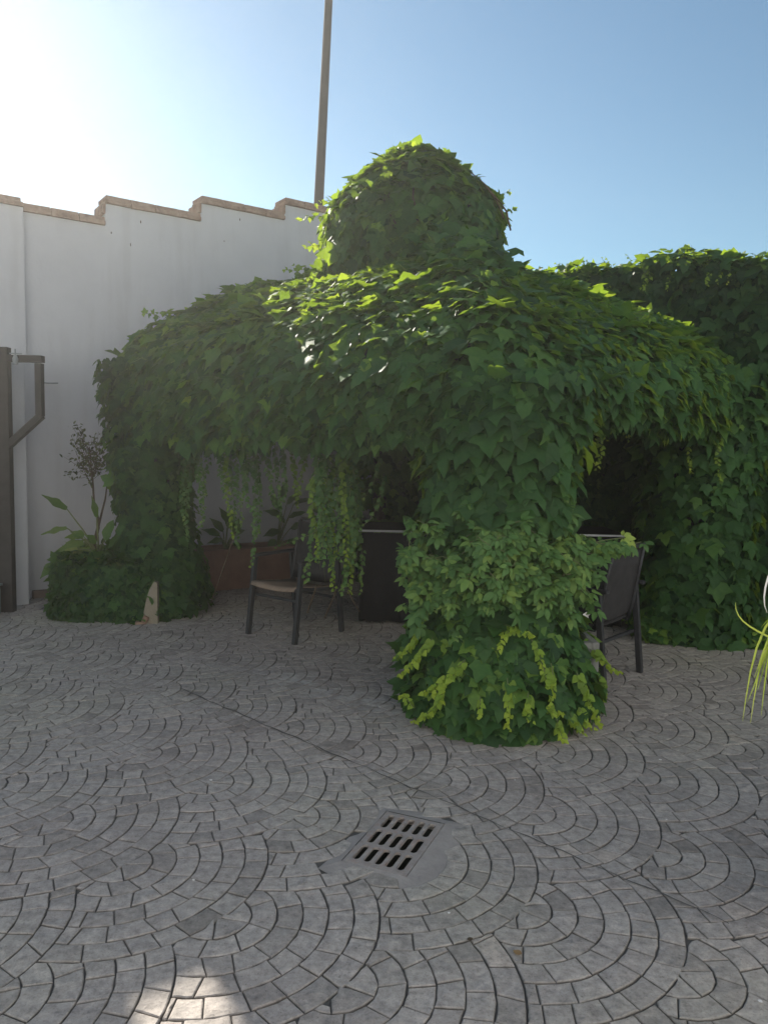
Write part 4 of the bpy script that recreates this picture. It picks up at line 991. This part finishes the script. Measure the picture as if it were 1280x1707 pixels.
tube(bm, trunk, [0.020, 0.018, 0.016, 0.013, 0.010, 0.008, 0.006, 0.003], 7)
tube(bm, [at(x, y, PY + 0.1) - so for x, y in ((164, 880), (170, 855), (176, 832), (180, 800))], [0.012, 0.010, 0.008, 0.004], 6); mesh_obj('trunk', bm, M_stem, shr, True)
lv = Leaves(); 
twigs = bmesh.new()
for k in range(34):
    sx, sy = random.choice([(155, 800), (153, 778), (155, 812), (151, 752), (160, 790)])
    ex, ey = random.choice([(random.uniform(106, 165), random.uniform(735, 805)), (random.uniform(112, 185), random.uniform(760, 810)), (random.uniform(140, 185), random.uniform(712, 770)), (random.uniform(118, 135), random.uniform(706, 735))])
    Y = PY + 0.1 + random.gauss(0, 0.10); a_, b_ = at(sx, sy, PY + 0.1), at(ex, ey, Y); mid_ = (a_ + b_) / 2 + Vector((0, 0, -0.02))
    tube(twigs, [a_ - so, mid_ - so, b_ - so], [0.003, 0.002, 0.0012], 4)
    for f in np.linspace(0.35, 1.0, 11):
        p_ = a_.lerp(b_, f); lv.add([p_ + Vector((random.gauss(0, .018), random.gauss(0, .018), random.gauss(0, .018)))], [Vector((random.gauss(0, 1), random.gauss(0, 1), random.gauss(0, .8)))], [Vector((random.gauss(0, .6), -0.5, 0.7))], random.uniform(0.028, 0.05), random.uniform(0.1, 0.7))
mesh_obj('twigs', twigs, M_stem, shr, True)
emit(lv, LANCE, M_red, shr, 0, mass_name='leaves')

# ------------------------------------------------------------------ terracotta trough with plants along the white wall
tr_c = WP + WU * 2.05 - WN * 0.34
trough = thing('trough', 'long terracotta trough planter against the white wall inside the arch', 'planter', tr_c, math.atan2(WU.y, WU.x))
bm = bmesh.new(); tw, td, tH = 1.7, 0.42, 0.44
for sx in (-1, 1): box(bm, Vector((sx * (tw / 2 - 0.025), 0, tH / 2)), (0.05, td, tH), None, 0.01)
for sy in (-1, 1): box(bm, Vector((0, sy * (td / 2 - 0.025), tH / 2 - 0.001)), (tw - 0.1, 0.05, tH - 0.002))
mesh_obj('box', bm, M_terra, trough)
bm = bmesh.new()
for sy in (-1, 1): box(bm, Vector((0, sy * (td / 2 + 0.002), tH - 0.03)), (tw + 0.02, 0.025, 0.056), None, 0.006)
mesh_obj('rim', bm, M_terra, trough)
bm = bmesh.new(); box(bm, Vector((0, 0, tH - 0.06)), (tw - 0.102, td - 0.102, 0.02)); mesh_obj('soil', bm, M_soil, trough)
for idx, (cx, cy, leaves, lab) in enumerate([(376, 920, [((366, 892), (338, 880)), ((372, 885), (352, 862)), ((380, 880), (390, 850)), ((372, 900), (345, 903)), ((385, 895), (410, 880)), ((390, 905), (405, 915)), ((380, 870), (368, 845)), ((392, 890), (398, 862))], 'dark leafy plant in the left half of the terracotta trough'),
                                    (462, 920, [((470, 860), (440, 848)), ((478, 840), (505, 815)), ((468, 850), (450, 822)), ((482, 862), (512, 850)), ((465, 885), (438, 892)), ((485, 880), (515, 872)), ((470, 830), (478, 800)), ((480, 900), (505, 910)), ((460, 900), (445, 912)), ((490, 840), (520, 828)), ((475, 870), (460, 858))], 'taller broad-leaved plant behind the tan chair in the terracotta trough')]):
    d = ray(cx, cy); off_ = -0.34; t_ = WN.dot(WP + WN * off_ - Vector((0, 0, EYE))) / WN.dot(d); c_ = Vector((0, 0, EYE)) + d * t_; Y = c_.y
    tp_ = thing('trough_plant', lab, 'plant', (c_.x, c_.y, 0.38))
    base0 = Vector((c_.x, c_.y, 0.39))
    for (b1, b2) in leaves:
        yy = Y + random.uniform(-0.12, 0.08); leaf_part(tp_, at(*b1, yy), at(*b2, yy - 0.05), random.uniform(0.05, 0.075), (random.gauss(0, .3), -0.6, 0.8), random.uniform(0.05, 0.4), 0.15, 0.006, base0)

# ------------------------------------------------------------------ furniture
def chair(name, label, front_mid, face, seat_mat, back_mat, w=0.56):
    """sling armchair; local +y is the way the sitter looks"""
    t = thing(name, label, 'chair', front_mid, math.atan2(face.y, face.x) - math.pi / 2, 'sling armchairs under the gazebo')
    hw = w / 2 - 0.02; S_ = 0.034
    for sx in (-1, 1):
        bm = bmesh.new(); bar(bm, (sx * hw, 0.02, 0.0), (sx * hw, -0.055, 0.64), S_, S_ + 0.008, (0, 1, 0), 0.006); mesh_obj('leg', bm, M_frame, t)
        bm = bmesh.new(); bar(bm, (sx * hw, -0.56, 0.0), (sx * hw, -0.49, 0.64), S_, S_ + 0.008, (0, 1, 0), 0.006); mesh_obj('leg', bm, M_frame, t)
        bm = bmesh.new(); bar(bm, (sx * hw, -0.02, 0.655), (sx * hw, -0.56, 0.655), 0.046, 0.026, (0, 0, 1), 0.008); mesh_obj('armrest', bm, M_frame, t)
        bm = bmesh.new(); bar(bm, (sx * (hw - 0.028), -0.012, 0.425), (sx * (hw - 0.028), -0.47, 0.385), 0.022, 0.032, (0, 0, 1), 0.005); mesh_obj('seat_rail', bm, M_frame, t)
        bm = bmesh.new(); tube(bm, [(sx * (hw - 0.028), -0.46, 0.385), (sx * (hw - 0.028), -0.490, 0.50), (sx * (hw - 0.03), -0.525, 0.72), (sx * (hw - 0.045), -0.565, 0.93)], 0.014, 8); mesh_obj('back_rail', bm, M_frame, t, True)
    bm = bmesh.new(); bar(bm, (-hw + 0.05, -0.567, 0.935), (hw - 0.05, -0.567, 0.935), 0.026, 0.026, (0, 0, 1), 0.006); mesh_obj('top_rail', bm, M_frame, t); bm = bmesh.new(); bar(bm, (-hw + 0.02, -0.05, 0.33), (hw - 0.02, -0.05, 0.33), 0.022, 0.022, (0, 0, 1), 0.004); mesh_obj('crossbar', bm, M_frame, t); bm = bmesh.new(); bar(bm, (-hw + 0.02, -0.50, 0.30), (hw - 0.02, -0.50, 0.30), 0.022, 0.022, (0, 0, 1), 0.004); mesh_obj('crossbar', bm, M_frame, t)
    def sling(nm, prof, mat, ww):
        bm = bmesh.new(); rows = []
        for (y, z) in prof: rows.append([(bm.verts.new((ww * s, y, z - 0.018 * (1 - s * s))), bm.verts.new((ww * s, y + 0.002, z - 0.018 * (1 - s * s) - 0.007))) for s in (-1, -0.6, -0.2, 0.2, 0.6, 1)])
        for a, b_ in zip(rows, rows[1:]):
            for k in range(5):
                bm.faces.new((a[k][0], a[k + 1][0], b_[k + 1][0], b_[k][0])); bm.faces.new((a[k][1], b_[k][1], b_[k + 1][1], a[k + 1][1]))
        for r_ in (rows[0], rows[-1]):
            for k in range(5): bm.faces.new((r_[k][0], r_[k + 1][0], r_[k + 1][1], r_[k][1]))
        for k in (0, 5):
            for a, b_ in zip(rows, rows[1:]): bm.faces.new((a[k][0], b_[k][0], b_[k][1], a[k][1]))
        return mesh_obj(nm, bm, mat, t, True)
    sling('seat', [(0.012, 0.425), (0.0, 0.447), (-0.06, 0.450), (-0.2, 0.430), (-0.35, 0.412), (-0.46, 0.412)], seat_mat, hw - 0.018)
    sling('backrest', [(-0.468, 0.44), (-0.488, 0.52), (-0.512, 0.66), (-0.535, 0.80), (-0.555, 0.92)], back_mat, hw - 0.022)
    return t
l1, l2 = ground(417, 1056), ground(494, 1074); dl = (l2 - l1).normalized(); fl = Vector((dl.y, -dl.x, 0)); fl = fl if fl.y < 0 else -fl
mid_l = (l1 + l2) / 2
chair('armchair', 'dark framed armchair with tan sling seat standing under the left arch', (mid_l.x, mid_l.y, 0), fl, M_tan, M_dark_sling, min(max((l2 - l1).length + 0.04, 0.52), 0.60))
r1, r2 = ground(1005, 1150), ground(1066, 1121); drr = (r2 - r1).normalized(); fr3 = Vector((-drr.y, drr.x, 0)); fr3 = fr3 if fr3.y > 0 else -fr3
mid_r = (r1 + r2) / 2 + fr3 * 0.56
chair('armchair', 'black sling armchair seen from behind beside the front post creeper', (mid_r.x, mid_r.y, 0), fr3, M_dark_sling, M_dark_sling, min(max((r2 - r1).length + 0.04, 0.52), 0.60))
# dark table with a bright metal edge
TY = 6.72; tA, tB = at(598, 878.5, TY), at(1046, 896, TY); tz = (tA.z + tB.z) / 2
table = thing('garden_table', 'long dark cloth-covered table with thin pale metal edge inside the gazebo', 'table', ((tA.x + tB.x) / 2, TY + 0.36, 0))
tl = tB.x - tA.x
bm = bmesh.new(); box(bm, Vector((0, 0, tz - 0.012)), (tl - 0.02, 0.70, 0.022), None, 0.003); mesh_obj('tabletop', bm, M_cloth, table)
bm = bmesh.new(); box(bm, Vector((0, -0.358, tz - 0.010)), (tl, 0.014, 0.018), None, 0.003); mesh_obj('edge_trim', bm, M_steel, table)
bm = bmesh.new(); rows = []
for i in range(121):
    f = i / 120; x = (f - 0.5) * (tl - 0.03); rows.append([bm.verts.new((x, -0.335 + (0.004 + 0.020 * k) * math.sin(i * 0.55 + 0.6 * math.sin(i * 0.13)), tz - 0.03 - (tz - 0.05) * k)) for k in (0, 0.33, 0.66, 1.0)])
for a, b_ in zip(rows, rows[1:]):
    for k in range(3): bm.faces.new((a[k], a[k + 1], b_[k + 1], b_[k]))
o = mesh_obj('cloth_skirt', bm, M_cloth, table, True); sm = o.modifiers.new('thick', 'SOLIDIFY'); sm.thickness = 0.003
for sx in (-1, 1):
    for sy in (-1, 1):
        bm = bmesh.new(); box(bm, Vector((sx * (tl / 2 - 0.1), sy * 0.27, tz / 2 - 0.014)), (0.05, 0.05, tz - 0.03), None, 0.004); mesh_obj('leg', bm, M_frame, table)

# ------------------------------------------------------------------ strap-leaved plant at the right edge
GYp = 2.55; gp = at(1450, 1100, GYp)
pot = thing('grass_pot', 'tall dark pot of strap-leaved grass beyond the right edge', 'pot', (gp.x, gp.y, 0))
bm = bmesh.new(); prof = [(0.0, 0.16), (0.05, 0.17), (0.6, 0.20), (0.72, 0.22), (0.74, 0.225), (0.74, 0.19), (0.70, 0.18)]; prev = None
for z_, r_ in prof:
    ring = [bm.verts.new((r_ * math.cos(2 * math.pi * k / 24), r_ * math.sin(2 * math.pi * k / 24), z_)) for k in range(24)]
    if prev:
        for k in range(24): bm.faces.new((prev[k], prev[(k + 1) % 24], ring[(k + 1) % 24], ring[k]))
    else: bm.faces.new(ring[::-1])
    prev = ring
bm.faces.new(prev); mesh_obj('pot_body', bm, M_terra, pot, True)
grass = thing('strap_grass', 'bright yellow-green strap leaves hanging into view at the right edge', 'grass plant', (gp.x, gp.y, 0.70))
def strap(pts, w, tint, mat=M_grass):
    off = Vector(grass.location); bm = bmesh.new(); pts = [Vector(p) for p in pts]; rows = []; n_ = len(pts)
    for i, p_ in enumerate(pts):
        t_ = (pts[min(i + 1, n_ - 1)] - pts[max(i - 1, 0)]).normalized(); x = t_.cross(Vector((0, -1, 0.25))).normalized(); f = i / (n_ - 1); ww = w * (0.6 + 0.4 * min(1, f * 3)) * (1 - f ** 3) + 0.0006
        nn = x.cross(t_); rows.append([bm.verts.new(p_ - off + x * ww * s + nn * abs(s) * ww * 0.5) for s in (-1, 0, 1)])
    for a, b_ in zip(rows, rows[1:]):
        for k in range(2): bm.faces.new((a[k], a[k + 1], b_[k + 1], b_[k]))
    o = mesh_obj('leaf', bm, mat, grass, True); a = o.data.attributes.new('tint', 'FLOAT', 'POINT'); a.data.foreach_set('value', np.full(len(o.data.vertices), tint, np.float32))
def curve3(ctrl, n=12):
    P = [Vector(c) for c in ctrl]; out = []
    for i in range(n + 1):
        t_ = i / n; Q = P[:]
        while len(Q) > 1: Q = [a.lerp(b_, t_) for a, b_ in zip(Q, Q[1:])]
        out.append(Q[0])
    return out
root = Vector((gp.x, gp.y, 0.72))
for (ax, ay), (mx_, my_), (ex, ey), w, tint in [((1330, 1000), (1262, 1030), (1237, 1202), 0.0050, 0.75), ((1335, 1000), (1275, 1040), (1250, 1205), 0.0045, 0.9), ((1330, 990), (1285, 1030), (1268, 1193), 0.0055, 0.6), ((1340, 980), (1290, 1060), (1262, 1150), 0.005, 0.5),
        ((1330, 960), (1290, 1080), (1245, 1170), 0.005, 0.65), ((1335, 985), (1285, 1070), (1256, 1130), 0.006, 0.7), ((1330, 1010), (1300, 1010), (1283, 1110), 0.006, 0.55)]:
    strap(curve3([root, root + Vector((-0.01, -0.02, 0.15)), at(ax, ay - 90, GYp), at(mx_, my_ - 60, GYp - 0.05), at((mx_ + ex) / 2, (my_ + ey) / 2, GYp - 0.08), at(ex, ey, GYp - 0.1)]), w, tint)
strap(curve3([root, at(1340, 900, GYp), at(1295, 880, GYp), at(1280, 950, GYp), at(1262, 995, GYp), at(1278, 1022, GYp)]), 0.0045, 1.0, M_petal)
strap(curve3([root, at(1330, 1000, GYp), at(1295, 1010, GYp), at(1268, 1046, GYp)]), 0.004, 0.35)
strap(curve3([root, at(1340, 1060, GYp), at(1260, 1065, GYp), at(1222, 1040, GYp), at(1225, 1004, GYp)]), 0.0032, 0.95)
for k in range(26):
    a = random.uniform(-1.5, 1.7); L_ = random.uniform(0.3, 0.55); d = Vector((math.cos(a), math.sin(a), 0)); strap(curve3([root, root + Vector((0, 0, 0.35)) + d * 0.08, root + Vector((0, 0, 0.38)) + d * L_ * 0.7, root + Vector((0, 0, -0.15)) + d * L_]), 0.006, random.uniform(0.4, 0.9))

# ------------------------------------------------------------------ sunlit house behind the viewpoint (added unseen, bounces sunlight into the shade)
M_bounce = noise_mat('bounce_render', [(0.56, 0.575, 0.61), (0.62, 0.635, 0.665)], 1.5, 0.9, 0.2, 40)
M_glass = noise_mat('window_glass', [(0.03, 0.035, 0.04), (0.05, 0.055, 0.06)], 3, 0.08, 0.0, spec=0.6)
bounce_house = thing('bounce_house', 'added pale grey-blue house facing the courtyard from behind the viewpoint', 'bounce_house', (0.5, -4.2, 0))
bm = bmesh.new(); box(bm, Vector((0, -3.0, 4.4)), (19, 6.0, 8.9)); mesh_obj('wall', bm, M_bounce, bounce_house)
bm = bmesh.new(); box(bm, Vector((7.6, 4.0, 3.2)), (4.2, 8.0, 6.5)); mesh_obj('bounce_wing', bm, M_bounce, bounce_house)  # unseen wing added to bounce sunlight from the right
bm = bmesh.new()
vv = [bm.verts.new(c) for c in ((-9.9, 0.35, 8.852), (9.9, 0.35, 8.852), (9.9, -3.0, 8.96), (-9.9, -3.0, 8.96), (9.9, -6.4, 8.852), (-9.9, -6.4, 8.852))]
for f in ((0, 1, 2, 3), (3, 2, 4, 5), (1, 4, 2), (0, 3, 5), (0, 5, 4, 1)): bm.faces.new([vv[i] for i in f])
mesh_obj('roof', bm, M_brick, bounce_house)
for wx, wz, ww, wh in ((-6, 1.9, 1.2, 1.3), (-2.6, 1.9, 1.2, 1.3), (4.2, 1.9, 1.2, 1.3), (-6, 4.8, 1.1, 1.3), (-2.6, 4.8, 1.1, 1.3), (0.8, 4.8, 1.1, 1.3), (4.2, 4.8, 1.1, 1.3), (-6, 7.4, 1.1, 1.3), (-2.6, 7.4, 1.1, 1.3), (0.8, 7.4, 1.1, 1.3), (4.2, 7.4, 1.1, 1.3)):
    bm = bmesh.new()
    for sx in (-1, 1): box(bm, Vector((wx + sx * (ww / 2), 0.02, wz)), (0.08, 0.10, wh + 0.08))
    for sz in (-1, 1): box(bm, Vector((wx, 0.018, wz + sz * wh / 2)), (ww - 0.08, 0.10, 0.08))
    w_ = mesh_obj('window', bm, M_wood, bounce_house); bm = bmesh.new(); box(bm, Vector((wx, 0.012, wz)), (ww - 0.08, 0.02, wh - 0.08)); mesh_obj('pane', bm, M_glass, w_)
bm = bmesh.new(); box(bm, Vector((0.8, 0.02, 1.05)), (1.0, 0.08, 2.1), None, 0.01); d_ = mesh_obj('door', bm, M_wood, bounce_house)
bm = bmesh.new(); tube(bm, [(1.18, 0.06, 1.0), (1.18, 0.12, 1.0), (1.06, 0.12, 1.0)], 0.012, 6); mesh_obj('handle', bm, M_steel, d_)

# ------------------------------------------------------------------ small litter
for px, py, lab, mt, sz in [(748, 1524, 'tiny white petal on the paving below the drain grate', M_petal, 0.010), (862, 1590, 'small dry brown leaf on the paving right of the drain', M_dryleaf, 0.030), (1110, 1368, 'tiny white petal on the paving right of the ivy clump', M_petal, 0.010), (975, 1026, None, None, 0),
                            (352, 1302, 'small pale scrap on the paving left of the centre', M_petal, 0.016), (323, 1469, 'tiny white fleck on the lower left paving', M_petal, 0.010), (858, 1302, 'tiny white petal on the paving under the clump', M_petal, 0.009), (1266, 1672, 'white petal on the paving in the bottom right corner', M_petal, 0.016), (298, 1068, 'small white petal near the beige slab', M_petal, 0.014), (1100, 1268, 'pale scrap on the paving below the right chair', M_petal, 0.018), (1048, 1203, 'small pale petal on the paving left of the strap grass', M_petal, 0.018), (783, 1568, 'dark twig end on the paving below the drain', M_stem, 0.02)]:
    if lab is None: continue
    g0 = ground(px, py); bm = bmesh.new(); V, T = LANCE[random.randint(0, 3)]; a = random.uniform(0, 6.28)
    vv = [bm.verts.new((sz * (v[0] * 1.6 * math.cos(a) - (v[1] - .5) * math.sin(a)), sz * (v[0] * 1.6 * math.sin(a) + (v[1] - .5) * math.cos(a)), 0.010 + sz * 0.3 * abs(v[2]) + 0.0)) for v in V]
    for t in T: bm.faces.new([vv[i] for i in t])
    o = mesh_obj('dry_leaf' if mt == M_dryleaf else ('twig' if mt == M_stem else 'petal'), bm, mt); o.location = (g0.x, g0.y, -0.004); tag(o, lab, 'leaf' if mt == M_dryleaf else ('twig' if mt == M_stem else 'petal'), 'litter on the paving')
    o.modifiers.new('thick', 'SOLIDIFY').thickness = 0.001
fw = at(976, 1025, 5.0); bm = bmesh.new()
for k in range(5):
    a = 2 * math.pi * k / 5; V, T = HEART[1]
    vv = [bm.verts.new((0.026 * (v[0] * math.cos(a) - v[1] * math.sin(a)), -0.01 * abs(v[2]) - 0.012 * v[1], 0.026 * (v[0] * math.sin(a) + v[1] * math.cos(a)))) for v in V]
    for t in T: bm.faces.new([vv[i] for i in t])
o = mesh_obj('petal', bm, M_petal, creep); o.location = fw - Vector(creep.location); tag(o, 'single white flower beside the black armchair')

# ------------------------------------------------------------------ thin volume added to imitate the veil of lens glare
bm = bmesh.new(); box(bm, Vector((0, 0, 4.05)), (49, 49, 10.2))
mh = bpy.data.materials.new('glare_haze'); mh.use_nodes = True; hn = mh.node_tree; hn.nodes.remove(hn.nodes['Principled BSDF'])
pv = hn.nodes.new('ShaderNodeVolumePrincipled'); pv.inputs['Density'].default_value = 0.0031; pv.inputs['Anisotropy'].default_value = 0.66; pv.inputs['Color'].default_value = (0.95, 0.93, 0.90, 1)
hn.links.new(pv.outputs[0], hn.nodes['Material Output'].inputs['Volume'])
tag(mesh_obj('glare_haze', bm, mh), kind='stuff')
